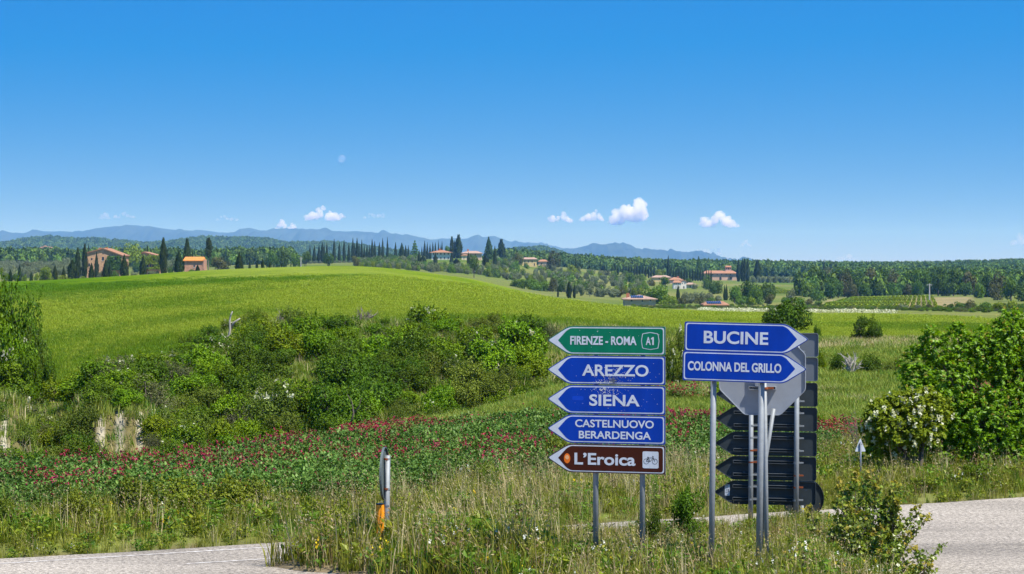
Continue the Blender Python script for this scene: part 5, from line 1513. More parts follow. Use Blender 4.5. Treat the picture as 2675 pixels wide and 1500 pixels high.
# ================================================================== clouds and the day moon
def cloud_material(name, dens):
    m, t, o = newmat(name)
    v = t.nodes.new('ShaderNodeVolumeScatter'); v.inputs['Color'].default_value = (1, 1, 1, 1); v.inputs['Density'].default_value = dens; v.inputs['Anisotropy'].default_value = .2
    t.links.new(v.outputs[0], o.inputs['Volume']); return m
M['cloud'] = cloud_material('cloud_water', .0150)
M['thincloud'] = cloud_material('thin_cloud_water', .0045)
tex = bpy.data.textures.new('cloud_bumps', 'CLOUDS'); tex.noise_scale = 68; tex.noise_depth = 4
CD = 34000.0
def cloud(u, vb, wpx, hpx, label, seed, thin=False, name='cloud'):
    R = np.random.default_rng(seed)
    s = CD / F
    W, H = wpx * s * .98, hpx * s * 1.12
    me = bpy.data.meshes.new('cloud_raw'); G = Geo()
    nb = 34
    for i in range(nb):
        x = R.uniform(-.47, .47) * W; prof = H * max(0, 1 - (abs(x + .08 * W * math.sin(seed)) / (W * .60)) ** 2.2) * (.80 + .20 * math.sin(x / W * 11 + seed))
        prof = max(prof, H * .16)
        r = H * R.uniform(.10, .18) if i > 10 else H * R.uniform(.18, .28)
        z = R.uniform(.1, 1.0) ** .7 * max(prof - r, 0) ; y = R.uniform(-.22, .22) * W
        nu, nv = 12, 8
        P = [(x + r * math.sin(math.pi * j / nv) * math.cos(6.2832 * k / nu), y + r * math.sin(math.pi * j / nv) * math.sin(6.2832 * k / nu), z + r * math.cos(math.pi * j / nv)) for j in range(nv + 1) for k in range(nu)]
        G.add(P, [[j * nu + k, (j + 1) * nu + k, (j + 1) * nu + (k + 1) % nu, j * nu + (k + 1) % nu] for j in range(nv) for k in range(nu)])
    raw = G.mesh('cloud_raw', [])
    o = mobj('cloud_tmp', raw)
    md = o.modifiers.new('r', 'REMESH'); md.mode = 'VOXEL'; md.voxel_size = max(H, W * .4) / 40
    dm = o.modifiers.new('d', 'DISPLACE'); dm.texture = tex; dm.strength = H * .30; dm.mid_level = .5; dm.texture_coords = 'LOCAL'
    dg = bpy.context.evaluated_depsgraph_get()
    me = bpy.data.meshes.new_from_object(o.evaluated_get(dg))
    bpy.data.objects.remove(o)
    for v_ in me.vertices:
        if v_.co.z < H * .06: v_.co.z = H * .06 + (v_.co.z - H * .06) * .45
    me.name = 'cloud'; me.materials.clear(); me.materials.append(M['thincloud' if thin else 'cloud'])
    c = mobj(name, me, None, (float(X_(u, CD)), CD, float(Z_(vb, CD))))
    tag(c, label, 'cloud', 'small clouds above the horizon')
for i, (u, vb, wd, hh, lab, th) in enumerate([
    (850, 577, 118, 40, 'white cumulus cloud above the mountains left of the picture centre', 0), (745, 603, 56, 28, 'small white cloud resting on the mountain crest', 0), (1648, 584, 98, 70, 'largest heaped white cloud, above the stack of blue signs', 0),
    (1546, 578, 62, 30, 'rounded white cloud left of the largest heaped one', 0), (1462, 580, 64, 26, 'small flat cloud at the left end of the right cloud row', 0), (1878, 594, 104, 44, 'heaped white cloud right of the largest one', 0),
    (325, 570, 60, 18, 'small thin cloud over the left mountain dome', 1), (590, 577, 66, 14, 'thin flat cloud between the dome and the cumulus', 1), (980, 570, 62, 16, 'thin cloud trailing right of the cumulus', 1),
    (1850, 668, 84, 26, 'faint cloud just over the end of the blue mountains', 1), (272, 572, 28, 20, 'faint round wisp left of the dome cloud', 1), (1948, 644, 28, 18, 'faint small wisp below the right heaped cloud', 1), (2214, 682, 60, 20, 'faint wisp low over the right forest', 1),
    (2668, 640, 44, 30, 'faint wisp at the right border of the sky', 1)]):
    cloud(u, vb, wd, hh, lab, 40 + i, bool(th))
m, t, o = newmat('day_moon')
ad = t.nodes.new('ShaderNodeAddShader'); tr = t.nodes.new('ShaderNodeBsdfTransparent'); df = N_(t, 'ShaderNodeBsdfDiffuse'); df.inputs[0].default_value = (.07, .055, .05, 1)
t.links.new(tr.outputs[0], ad.inputs[0]); t.links.new(df.outputs[0], ad.inputs[1]); t.links.new(ad.outputs[0], o.inputs[0])
G = Geo(); md_ = 120000.0; r = 9.8 / F * md_
nu, nv = 24, 16
G.add([(r * math.sin(math.pi * j / nv) * math.cos(6.2832 * k / nu), r * math.sin(math.pi * j / nv) * math.sin(6.2832 * k / nu), r * math.cos(math.pi * j / nv)) for j in range(nv + 1) for k in range(nu)],
      [[j * nu + k, (j + 1) * nu + k, (j + 1) * nu + (k + 1) % nu, j * nu + (k + 1) % nu] for j in range(nv) for k in range(nu)])
tag(mobj('moon', G.mesh('moon', [m], True), None, (float(X_(893, md_)), md_, float(Z_(415, md_)))), 'pale daytime moon in the blue sky', 'moon')

# ================================================================== houses
M['roof'] = plain('roof_tiles', (.33, .17, .10), .9, 0, .3, .8, .1)
M['roof_orange'] = plain('orange_roof_tiles', (.56, .22, .055), .9, 0, .22, 1.2, .1)
M['roof_pink'] = plain('weathered_roof_tiles', (.36, .24, .18), .9, 0, .3, .8, .1)
M['stone'] = plain('farmhouse_masonry', (.50, .30, .175), .95, 0, .40, 1.1, .1)
M['redstone'] = plain('red_masonry', (.46, .25, .165), .95, 0, .35, 1.2, .1)
M['white'] = plain('white_render', (.66, .64, .60), .9, 0, .08, .5, .1)
M['cream'] = plain('cream_render', (.70, .58, .38), .9, 0, .10, .5, .1)
M['yellow'] = plain('yellow_render', (.62, .47, .22), .9, 0, .12, .5, .1)
M['pinkwall'] = plain('pink_render', (.56, .36, .28), .9, 0, .14, .4, .1)
M['tan'] = plain('tan_render', (.56, .41, .30), .9, 0, .16, .5, .1)
M['glass'] = plain('dark_window', (.035, .04, .045), .25, 0, .2, 1, .5)
M['brick'] = plain('brick_trim', (.42, .16, .09), .9, 0, .2, 2, .1)
M['solar'] = plain('solar_glass', (.025, .04, .09), .2, 0, .2, .5, .6)
M['solarframe'] = plain('solar_frame', (.45, .47, .50), .4, .6, .1, 2, .5)
HD = {}
def windows(root, pl, s, y, sx=0):
    """pl: list of (x, z0, z1, w, kind) in px; on the plane y"""
    for (x, z0, z1, w_, kd) in pl:
        G = Geo()
        if kd == 'arch':
            pts = [(x - w_ / 2, z0), (x + w_ / 2, z0)] + [(x + w_ / 2 * math.cos(a), z1 - w_ / 2 + w_ / 2 * math.sin(a)) for a in np.linspace(0, math.pi, 8)]
            G.poly(np.array(pts) * s, y - .03, y + .12)
            o = mobj('door', G.mesh('arched_opening', [M['glass']]), root)
        elif kd == 'round':
            G.poly(np.array([(x + w_ / 2 * math.cos(a), (z0 + z1) / 2 + (z1 - z0) / 2 * math.sin(a)) for a in np.linspace(0, 2 * math.pi, 12, endpoint=False)]) * s, y - .03, y + .12)
            o = mobj('window', G.mesh('round_window', [M['glass']]), root)
        else:
            G.box((x * s, y + .02, (z0 + z1) / 2 * s), (w_ * s, .12, (z1 - z0) * s))
            o = mobj('door' if kd == 'door' else 'window', G.mesh('opening', [M['glass']]), root)
            f = Geo(); fw = .12
            f.box((x * s, y - .01, z0 * s - fw / 2), (w_ * s + .3, .22, fw)); mobj('sill', f.mesh('sill', [M['white']]), o)
def gable_front(name, label, u0, u1, veL, veR, vapex, uap, vb, d, depth, wall, roof, wins, over=.5, chim=(), cat='house', rz=0):
    if d > 1000: d = find_d((u0 + u1) / 2, vb, d * .75, d * 1.45)
    s = d / F; uc = (u0 + u1) / 2
    base = Vector((float(X_(uc, d)), d, float(Z_(vb, d))))
    e = empty(name, base, rz)
    x0, x1 = (u0 - uc) * s, (u1 - uc) * s; zl, zr, za = (vb - veL) * s, (vb - veR) * s, (vb - vapex) * s; xa = (uap - uc) * s
    G = Geo(); G.poly([(x0, -4), (x1, -4), (x1, zr), (xa, za), (x0, zl)], 0, depth); mobj('wall', G.mesh(name + '_wall', [M[wall]]), e)
    G = Geo(); th = .35
    for (xe, ze) in ((x0, zl), (x1, zr)):
        dx, dz = xe - xa, ze - za; L = math.hypot(dx, dz); k = 1 + over / L
        p = [(xa, za + .05), (xa + dx * k, za + .05 + dz * k), (xa + dx * k, za + .05 + th + dz * k), (xa, za + .05 + th)]
        G.poly(p if xe > xa else p[::-1], -over, depth + over)
    rf = mobj('roof', G.mesh(name + '_roof', [M[roof]]), e)
    for (cu, ct) in chim:
        G = Geo(); zz = (vb - ct) * s; G.box(((cu - uc) * s, depth * .35, zz - .9), (.9, .9, 2.4)); mobj('chimney', G.mesh('chimney', [M['brick']]), rf)
    windows(e, [((a - uc), vb - b2, vb - b1, w_, k) for (a, b1, b2, w_, k) in wins], s, 0)
    tag(e, label, cat); return e
def hip_house(name, label, u0, u1, ve, vr, vb, d, depth, wall, roof, wins, over=.6, inset=None, chim=(), solar=None, cat='house', rz=0):
    if d > 1000: d = find_d((u0 + u1) / 2, vb, d * .75, d * 1.45); HD[name] = d
    s = d / F; uc = (u0 + u1) / 2
    e = empty(name, (float(X_(uc, d)), d, float(Z_(vb, d))), rz)
    x0, x1 = (u0 - uc) * s, (u1 - uc) * s; ze, zr = (vb - ve) * s, (vb - vr) * s
    G = Geo(); G.box(((x0 + x1) / 2, depth / 2, (ze - 4) / 2), (x1 - x0, depth, ze + 4)); mobj('wall', G.mesh(name + '_wall', [M[wall]]), e)
    ins = depth * .5 if inset is None else inset
    G = Geo(); a, b, c, f = x0 - over, x1 + over, -over, depth + over
    V = [(a, c, ze), (b, c, ze), (b, f, ze), (a, f, ze), (a + ins, depth / 2, zr), (b - ins, depth / 2, zr), (a, c, ze - .25), (b, c, ze - .25), (b, f, ze - .25), (a, f, ze - .25)]
    G.add(V, [[0, 1, 5, 4], [2, 3, 4, 5], [0, 6, 7, 1], [1, 7, 8, 2], [2, 8, 9, 3], [3, 9, 6, 0], [9, 8, 7, 6]])
    n0 = G.n - 10
    G.f.append(np.array([[n0 + 1, n0 + 2, n0 + 5], [n0 + 3, n0 + 0, n0 + 4]])); G.t.append(np.full(2, .5)); G.m.append(np.zeros(2, int))
    rf = mobj('roof', G.mesh(name + '_roof', [M[roof]]), e)
    for (cu, ct) in chim:
        G = Geo(); G.box(((cu - uc) * s, depth * .4, (vb - ct) * s - .8), (.9, .9, 2.2)); mobj('chimney', G.mesh('chimney', [M['brick']]), rf)
    if solar:
        su0, su1, t0, t1, nc = solar
        sl_ = Vector((0, depth / 2 + over, zr - ze)); nrm_ = Vector((0, -sl_.z, sl_.y)).normalized()
        for k in range(nc):
            xa = (su0 + (su1 - su0) * k / nc - uc) * s; xb = (su0 + (su1 - su0) * (k + 1) / nc - uc) * s - .12
            P = []
            for off in (.08, .16):
                for (xx, tt) in ((xa, t0), (xb, t0), (xb, t1), (xa, t1)):
                    P.append(Vector((xx, -over, ze)) + sl_ * tt + nrm_ * off)
            G = Geo(); G.add([tuple(p) for p in P], [[4, 5, 6, 7], [0, 1, 5, 4], [1, 2, 6, 5], [2, 3, 7, 6], [3, 0, 4, 7]])
            mobj('solar_panel', G.mesh('solar_panel', [M['solar']]), rf)
    windows(e, [((a - uc), vb - b2, vb - b1, w_, k) for (a, b1, b2, w_, k) in wins], s, 0)
    tag(e, label, cat); return e
fh = gable_front('farmhouse', 'old stone farmhouse with a wide gable facing the wheat field', 227, 317, 662, 668, 650.5, 270, 701, 860, 16, 'stone', 'roof',
            [(239.5, 674, 680, 5, 'round'), (269, 671.5, 681, 6, 'win'), (269, 661, 665, 3.2, 'round'), (302, 672, 680, 7, 'win'), (233, 688, 696, 5, 'arch'), (256, 690, 698, 6, 'arch')], .6, [(254, 649), (272, 648)], 'farmhouse')
wing = gable_front('farm_wing', 'ivy-covered farm wing right of the stone farmhouse', 372, 420, 662, 672, 660, 376, 704, 880, 12, 'stone', 'roof', [(402, 676, 681, 4.5, 'win'), (386, 690, 698, 4, 'win'), (393, 690, 698, 4, 'win'), (400, 690, 698, 4, 'win')], .5, (), 'farmhouse')
def ivy(u0, u1, v0, v1, d, mat, label, seed, n=1500, gaps=()):
    R = np.random.default_rng(seed); G = Geo(); s = d / F; uc = (u0 + u1) / 2
    P = np.column_stack([R.uniform(u0, u1, n), R.uniform(-.9, -.05, n), R.uniform(v0, v1, n)])
    topv = v0 + (v1 - v0) * .30 * (fbm(P[:, 0] / 4, P[:, 0] * 0, seed, 3) + .5)
    ok = P[:, 2] > topv
    for (a, b, c, e2) in gaps: ok &= ~((P[:, 0] > a) & (P[:, 0] < b) & (P[:, 2] > c) & (P[:, 2] < e2))
    P = P[ok]; n = len(P)
    Q = np.column_stack([(P[:, 0] - uc) * s, P[:, 1], (v1 - P[:, 2]) * s])
    leaves(G, Q, R.normal(0, .5, (n, 3)) + np.array([0, -1, .4]), .55, 1.3, None, 0, 0, R)
    tag(mobj('ivy', G.mesh('ivy', [M[mat]]), None, (float(X_(uc, d)), d, float(Z_(v1, d)))), label, 'ivy')
ivy(281, 317, 666, 705, 859.8, 'dark_tree', 'dark ivy over the right part of the gabled farmhouse', 1, 1700, ((298, 306, 671, 681),))
ivy(374, 420, 661, 703, 879.8, 'lime_tree', 'yellow green ivy over the farm wing', 2, 2200, ((399, 405, 675, 682), (382, 403, 690, 699)))
hip_house('red_house', 'small red stone house with a bright orange tiled roof', 482, 529, 680.5, 671, 720, 760, 6, 'redstone', 'roof_orange', [(507.5, 692, 698, 4, 'win')], .5, .3, (), None, 'house')
G = Geo(); d = 760; s = d / F; G.box((0, 3.4, 19.5 * s), (4.2 * s, 6.5, 45 * s)); o = mobj('chimney_wall', G.mesh('chimney_wall', [M['redstone']]), None, (float(X_(531.5, d)), d - .3, float(Z_(720, d))))
tag(o, 'tall masonry end wall at the right of the small red house', 'wall')
hip_house('white_villa', 'long white villa with a red hipped roof and two rows of windows', 1127.5, 1176, 659.5, 653, 679, 1750, 13, 'white', 'roof', [(1132.5 + 9.6 * k, 661.5, 665.5, 3.0, 'win') for k in range(5)] + [(1132.5 + 9.6 * k, 672, 677, 3.0, 'win') for k in range(5)], 1.4, None, [(1148, 650.5)])
hip_house('villa_annex', 'tan annex with brown roofs right of the white villa', 1208, 1258, 661.5, 655.5, 679, 1780, 14, 'tan', 'roof_pink', [(1230, 664, 668, 2.2, 'win'), (1242, 664, 668, 2.2, 'win'), (1236, 671, 676, 2.2, 'win')], 1.0, 4, [(1222, 652)])
hip_house('cream_lodge', 'sunlit cream block in front of the villa annex', 1206, 1223, 667, 664.5, 680, 1730, 6, 'cream', 'roof', [(1212, 672, 678, 1.6, 'door')], .6, 2)
hip_house('yellow_house', 'yellow house with flat brown roof among trees right of the villa', 1364, 1402, 677, 672.5, 697, 1290, 9, 'yellow', 'roof_pink', [(1371, 681, 686, 2.4, 'win'), (1380, 681, 686, 2.4, 'win'), (1390, 681, 686, 2.4, 'win'), (1396, 688, 695, 2.6, 'door')], .6, 2)
hip_house('stone_barn', 'brown barn right of the yellow house', 1407, 1430, 683, 678, 698, 1310, 8, 'tan', 'roof', [(1415, 687, 691, 2.4, 'win')], .6, 2)
hip_house('ochre_house', 'long ochre house with weathered roof uphill of the white house', 1704, 1752, 724.5, 719.5, 737, 1230, 9, 'yellow', 'roof_pink', [(1722, 727, 731, 2.4, 'win'), (1738, 727, 731, 2.4, 'win')], .6, 3)
hip_house('brown_shed', 'low brown roofed house just behind the white gabled house', 1750, 1782, 731, 724.5, 742, 1190, 8, 'tan', 'roof', [(1760, 733, 737, 2.2, 'win')], .6, 3, [(1772, 723)])
gable_front('white_house', 'white house with a gable, twin windows and an arched door in the valley', 1779, 1793, 736.5, 737, 733, 1786, 755, 1080, 9, 'white', 'roof', [(1783, 738.5, 742.5, 1.8, 'arch'), (1789, 738.5, 742.5, 1.8, 'arch'), (1786.5, 747.5, 754, 3.2, 'arch')], .3)
hip_house('white_wing', 'red roofed wing on the left side of the white gabled house', 1759.5, 1778.5, 738, 732.5, 755, 1083, 7, 'white', 'roof', [(1763, 740, 743.5, 1.8, 'win'), (1768, 740, 743.5, 1.8, 'win'), (1773, 740, 743.5, 1.8, 'win'), (1766, 748, 752, 1.8, 'win'), (1774, 748, 754, 1.8, 'door')], .4, 1)
hip_house('grey_shed', 'low grey roofed shed right of the white gabled house', 1794, 1816, 743, 738.5, 753, 1100, 6, 'cream', 'roof_pink', [(1803, 746, 752, 3, 'door')], .8, 2)
pv_ = hip_house('pink_villa', 'long pink villa with terracotta roof below the forest ridge', 1839, 1924, 714, 707, 732.5, 1400, 12, 'pinkwall', 'roof', [(1862 + 11.6 * k, 716, 719.5, 2.2, 'win') for k in range(5)] + [(1882, 723.5, 731.5, 6, 'arch'), (1909.5, 724, 731, 4, 'door'), (1846, 716, 719.5, 2.2, 'win')], .9, 3)
s = HD['pink_villa'] / F
G = Geo(); G.box(((1904.5 - 1881.5) * s, 6.5, (732.5 - 703) * s), (15 * s, 4, 18 * s)); mobj('tower', G.mesh('tower', [M['pinkwall']]), pv_)
G = Geo(); cx, zt = (1904.5 - 1881.5) * s, (732.5 - 697.5) * s; hw = 8.8 * s
G.add([(cx - hw, 3.8, zt), (cx + hw, 3.8, zt), (cx + hw, 9.2, zt), (cx - hw, 9.2, zt), (cx, 6.5, zt + 4 * s)], [[0, 3, 2, 1]]); G.f.append(np.array([[0, 1, 4], [1, 2, 4], [2, 3, 4], [3, 0, 4]])); G.t.append(np.full(4, .5)); G.m.append(np.zeros(4, int))
mobj('tower_roof', G.mesh('tower_roof', [M['roof_orange']]), pv_)
windows(pv_, [(1900 - 1881.5, 732.5 - 704, 732.5 - 700, 2.0, 'arch'), (1904.7 - 1881.5, 732.5 - 704.5, 732.5 - 699.5, 2.8, 'arch'), (1909.3 - 1881.5, 732.5 - 704, 732.5 - 700, 2.0, 'arch')], s, 4.5)
G = Geo(); G.box(((1910 - 1881.5) * s, -.5, (732.5 - 721.5) * s), (11 * s, 1.0, .25)); mobj('balcony', G.mesh('balcony', [M['glass']]), pv_)
G = Geo(); G.poly(np.array([(42.5, -6), (48, -6), (48, 0), (42.5, 7)]) * s, 0, 4); mobj('buttress', G.mesh('buttress', [M['pinkwall']]), pv_)
hip_house('solar_farmhouse', 'low farmhouse with weathered roof and solar panels behind the wheat shoulder', 1632, 1713, 781, 770.5, 793, 620, 10, 'tan', 'roof_pink', [(1650, 783, 788, 5, 'win'), (1678, 783, 789, 3, 'win'), (1699, 783, 787.5, 3, 'win')], .6, 5, [(1642, 769)], (1649, 1682, .2, .72, 7))
hip_house('solar_barn', 'sunken barn roof with blue solar panels in the valley', 1842, 1900, 796, 787.5, 802, 545, 8, 'tan', 'roof', [], .5, 1.2, (), (1848, 1886, .18, .86, 8))
for i, (u, v, w_) in enumerate([(108, 649, 8), (117, 646, 9), (126, 648, 8), (133, 650, 7)]):
    hip_house('village_house', 'pinkish village house on the far wooded rise, %s from the left' % ORD[i], u - w_ / 2, u + w_ / 2, v - 2.0, v - 4.2, v + 2.5, 1700, 7, 'pinkwall', 'roof', [], .4, 1.5, (), None, 'house')
# poles
M['concrete'] = plain('pole_concrete', (.42, .41, .39), .8, 0, .1, 2, .2)
def pole(u, vt, d, lab, arm=True):
    b = gpt(u, d); h = float(Z_(vt, d)) - b.z; e = empty('utility_pole', b)
    G = Geo(); G.tube([(0, 0, -.5), (0, 0, h)], [.24, .15], 8); mobj('pole', G.mesh('pole', [M['concrete']]), e)
    G = Geo(); G.box((0, 0, h - .4), (1.7, .12, .14)); mobj('crossarm', G.mesh('crossarm', [M['concrete']]), e)
    tag(e, lab, 'pole')
pole(2428, 741, 640, 'concrete utility pole standing in the vineyard'); pole(786, 672, 900, 'thin pole left of the tall cypress row')

# ================================================================== road signs
def metal(name, col, rough, metallic=.85, var=.12, ns=14):
    return plain(name, col, rough, metallic, var, ns, .5)
M['galv'] = metal('galvanised_steel', (.245, .265, .28), .6, .25, .14, 18)
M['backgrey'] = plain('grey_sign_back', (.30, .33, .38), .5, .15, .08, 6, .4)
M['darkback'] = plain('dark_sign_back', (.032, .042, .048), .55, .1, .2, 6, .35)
M['rust'] = plain('rusted_band', (.26, .075, .03), .8, .2, .3, 40, .2)
M['rim'] = plain('sign_rim', (.12, .14, .17), .5, .3, .15, 12, .4)
def film(name, col, spots=0.0, rough=.32):
    """retroreflective sign film with faint dirt streaks"""
    m, t, o = newmat(name)
    p = t.nodes.new('ShaderNodeBsdfPrincipled')
    n1 = noise(t, 5, 5, .65, mapscale=(1, 1, .25)); n2 = noise(t, 60, 2, .5)
    c = mixc(t, 1.0, tuple(col), ramp(t, n1, [(.3, .84), (.7, 1.1)]), 'MULTIPLY')
    c = mixc(t, .4, c, ramp(t, n2, [(.3, .88), (.7, 1.1)]), 'MULTIPLY')
    t.links.new(c, p.inputs['Base Color']); p.inputs['Roughness'].default_value = rough; p.inputs['Specular IOR Level'].default_value = .15
    t.links.new(p.outputs[0], o.inputs[0]); return m
M['blue'] = film('blue_film', (.0, .040, .35)); M['green'] = film('green_film', (.001, .165, .085)); M['brown'] = film('brown_film', (.055, .011, .004))
M['letter'] = film('white_film', (.56, .60, .66)); M['black'] = film('black_film', (.012, .012, .012)); M['chip'] = plain('bare_chip', (.62, .64, .64), .6, .1, .1, 30, .3)
M['orangefilm'] = film('orange_sticker', (.80, .17, .015)); M['peach'] = film('peach_print', (.80, .42, .20)); M['purple'] = film('purple_print', (.16, .015, .10))
M['smear'] = film('faded_blue_film', (.004, .055, .47))

def rounded(P, radii, n=5):
    """polygon with rounded corners; P list of (x,z)"""
    out = []
    P = [np.array(p, float) for p in P]
    for i, p in enumerate(P):
        a = P[i - 1]; b = P[(i + 1) % len(P)]; r = radii[i] if isinstance(radii, (list, tuple)) else radii
        if r <= 0: out.append(tuple(p)); continue
        da = unit(a - p); db = unit(b - p)
        for k in range(n + 1):
            t = k / n
            q = (1 - t) ** 2 * (p + da * r) + 2 * t * (1 - t) * p + t * t * (p + db * r)
            out.append(tuple(q))
    return out

PL, PH, SHD = 1.345, .319, .245     # panel length, height, arrow shoulder
def arrow_outline(inset, r_tip, r_sh, r_c, tipx=None):
    h = PH / 2 - inset
    tx = inset * 1.7 if tipx is None else tipx
    return rounded([(tx, 0), (SHD + inset * .25, -h), (PL - inset, -h), (PL - inset, h), (SHD + inset * .25, h)], [r_tip, r_sh, r_c, r_c, r_sh])
def flip(P, right):
    return [(PL - x, z) for x, z in P][::-1] if right else P
def outline_ccw(P):
    a = sum(P[i - 1][0] * P[i][1] - P[i][0] * P[i - 1][1] for i in range(len(P)))
    return P if a > 0 else P[::-1]
def prism(name, P, y0, y1, mat, parent, bname='', loc=None):
    G = Geo(); G.poly(outline_ccw(P), y0, y1)
    return mobj(name, G.mesh(bname or name, [M[mat]]), parent, loc)

def text_mesh(body, width, height, bold=.012, spacing=1.0, ylimit=None):
    """flat letters scaled to width x cap height, centred on the cap box"""
    cu = bpy.data.curves.new('lettering', 'FONT'); cu.body = body; cu.size = 1.0; cu.offset = bold; cu.space_character = spacing; cu.resolution_u = 6
    cu.extrude = .002
    o = bpy.data.objects.new('tmp_text', cu); COL.objects.link(o)
    dg = bpy.context.evaluated_depsgraph_get(); me = bpy.data.meshes.new_from_object(o.evaluated_get(dg))
    bpy.data.objects.remove(o)
    cu2 = bpy.data.curves.new('cap', 'FONT'); cu2.body = 'E'; cu2.offset = bold; o = bpy.data.objects.new('tmp_text', cu2); COL.objects.link(o)
    dg = bpy.context.evaluated_depsgraph_get(); mc = bpy.data.meshes.new_from_object(o.evaluated_get(dg)); bpy.data.objects.remove(o)
    cz = [v.co.y for v in mc.vertices]; z0, z1 = min(cz), max(cz)
    xs_ = [v.co.x for v in me.vertices]; x0, x1 = min(xs_), max(xs_)
    sx = width / (x1 - x0); sz = height / (z1 - z0)
    for v in me.vertices:
        x, y, z = v.co
        v.co = ((x - (x0 + x1) / 2) * sx, -z * .4, (y - (z0 + z1) / 2) * sz)
    me.update(); return me

def panel(parent, x, z, col, right, lines, extra=None):
    """front-facing arrow panel; (x, z) is its left end and mid height in the parent frame"""
    base = prism('panel', flip(arrow_outline(0, .03, .05, .018), right), 0, .024, 'rim', parent, 'panel_plate')
    base.location = (x, 0, z)
    def lay(nm, P, yf, mat): return prism(nm, flip(P, right), -yf, -yf + .0006, mat, base)
    lay('colour_film', arrow_outline(.003, .028, .05, .017), .0010, col)
    bo = arrow_outline(.013, .026, .055, .028, .016)
    # white arrow head and border ring
    lay('border', bo, .0018, 'letter')
    h = PH / 2 - .024
    fld = rounded([(.128, 0), (SHD - .020, -h + .028), (SHD + .03, -h), (PL - .026, -h), (PL - .026, h), (SHD + .03, h), (SHD - .020, h - .028)], [.004, .022, .02, .032, .032, .02, .022])
    lay('field', fld, .0026, col)
    for (body, cx, cz, wd, hh, bold) in lines:
        cxx = PL - cx if False else cx
        mobj('lettering', text_mesh(body, wd, hh, bold), base, (cxx, -.0040, cz)).data.materials.append(M['letter'])
    if extra: extra(base)
    return base

def chips(base, cx, cz, sx, sz, n, seed, mat='chip', size=.004, box=None):
    R = np.random.default_rng(seed); G = Geo()
    for _ in range(n):
        x = cx + R.normal(0, sx); z = cz + R.normal(0, sz)
        if not (.15 < x < PL - .03 and -PH / 2 + .012 < z < PH / 2 - .012): continue
        r = size * R.uniform(.4, 1.2); k = 6; a0 = R.uniform(0, 6)
        P = [(x + r * R.uniform(.6, 1.3) * math.cos(a0 + 6.283 * i / k), z + r * R.uniform(.6, 1.3) * math.sin(a0 + 6.283 * i / k)) for i in range(k)]
        G.poly(P, -.0054, -.0046)
    if G.n: tag(mobj('paint_chips', G.mesh('paint_chips', [M[mat]]), base), None, None, None, 'stuff')

def post(parent, x, z0, z1, r=.031, y=.062, x2=None, mat='galv', nm='post'):
    G = Geo(); G.tube([(x, y, z0), (x if x2 is None else x2, y, z1)], [r, r], 16)
    o = mobj(nm, G.mesh('post', [M[mat]], True), parent)
    return o

kx = PL / 1075.0   # panel length in crop pixels
# ---------------- left group: five panels on two posts
dL = 23.7
rt = Vector((float(X_(1738, dL - .17)), dL - .17, 0)); yawL = math.radians(-15)
wL = PL
lx = rt.x - PL * math.cos(yawL); ly = rt.y - PL * math.sin(yawL)
root = empty('direction_sign', (lx, ly, float(isl_z(np.array([lx + .5]), np.array([ly]))[0])), yawL)
zb = root.location.z
ztop = float(Z_(890, dL)) - zb      # centre of the top panel
pit = .3285
def a1(base):
    P = rounded([(.985, -.082), (1.075, -.098), (1.165, -.082), (1.178, 0), (1.165, .082), (1.075, .098), (.985, .082), (.972, 0)], .012, 3)
    P = [(x + .102, z) for x, z in P]
    prism('route_frame', P, -.0036, -.0030, 'letter', base)
    c = np.array([1.177, 0]); Q = [tuple(c + (np.array(p) - c) * np.array([.925, .925])) for p in P]
    prism('route_field', Q, -.0044, -.0038, 'green', base)
    mobj('route_letter', text_mesh('A', .056, .088, .022), base, (1.155, -.0056, 0)).data.materials.append(M['letter'])
    prism('route_digit', [(1.200, -.044), (1.217, -.044), (1.217, .044), (1.203, .044), (1.186, .030), (1.186, .014), (1.200, .022)], -.0062, -.0050, 'letter', base)
def eroica(base):
    P = rounded([(1.09, -.093), (1.27, -.093), (1.27, .093), (1.09, .093)], .018, 4)
    prism('bicycle_plate', P, -.0036, -.0030, 'letter', base)
    G = Geo(); cx, cz = 1.18, -.005
    for wx in (-.048, .048):
        th = np.linspace(0, 2 * math.pi, 25)
        R0, R1 = .031, .0265
        V = [(cx + wx + R0 * math.cos(a), -.0046, cz - .012 + R0 * math.sin(a)) for a in th[:-1]] + [(cx + wx + R1 * math.cos(a), -.0046, cz - .012 + R1 * math.sin(a)) for a in th[:-1]]
        G.add(V, [[i, (i + 1) % 24, 24 + (i + 1) % 24, 24 + i] for i in range(24)])
    def bar(x0, z0, x1, z1, w_=.005):
        dx, dz = x1 - x0, z1 - z0; L = math.hypot(dx, dz); nx, nz = -dz / L * w_ / 2, dx / L * w_ / 2
        G.add([(cx + x0 + nx, -.0048, cz + z0 + nz), (cx + x0 - nx, -.0048, cz + z0 - nz), (cx + x1 - nx, -.0048, cz + z1 - nz), (cx + x1 + nx, -.0048, cz + z1 + nz)], [[0, 1, 2, 3]])
    for b in ((-.048, -.012, -.030, .030), (-.030, .028, .028, .028), (-.022, .030, -.006, -.014), (-.006, -.014, .030, .026), (.048, -.012, .026, .042), (-.006, -.014, -.048, -.012), (-.038, .036, -.020, .036), (.018, .044, .036, .044), (-.030, .034, -.026, .024), (-.048, -.012, -.020, .024)): bar(*b)
    mobj('bicycle_symbol', G.mesh('bicycle_symbol', [M['black']]), base)
    E = [(.232 + .036 * math.cos(a), -.004 + .056 * math.sin(a)) for a in np.linspace(0, 2 * math.pi, 24, endpoint=False)]
    st = prism('sticker', E, -.0036, -.0030, 'orangefilm', base); st['label'] = 'orange oval sticker'
    E = [(.232 + .022 * math.cos(a), .008 + .024 * math.sin(a)) for a in np.linspace(0, 2 * math.pi, 16, endpoint=False)]
    prism('sticker_print', E, -.0044, -.0038, 'peach', base)
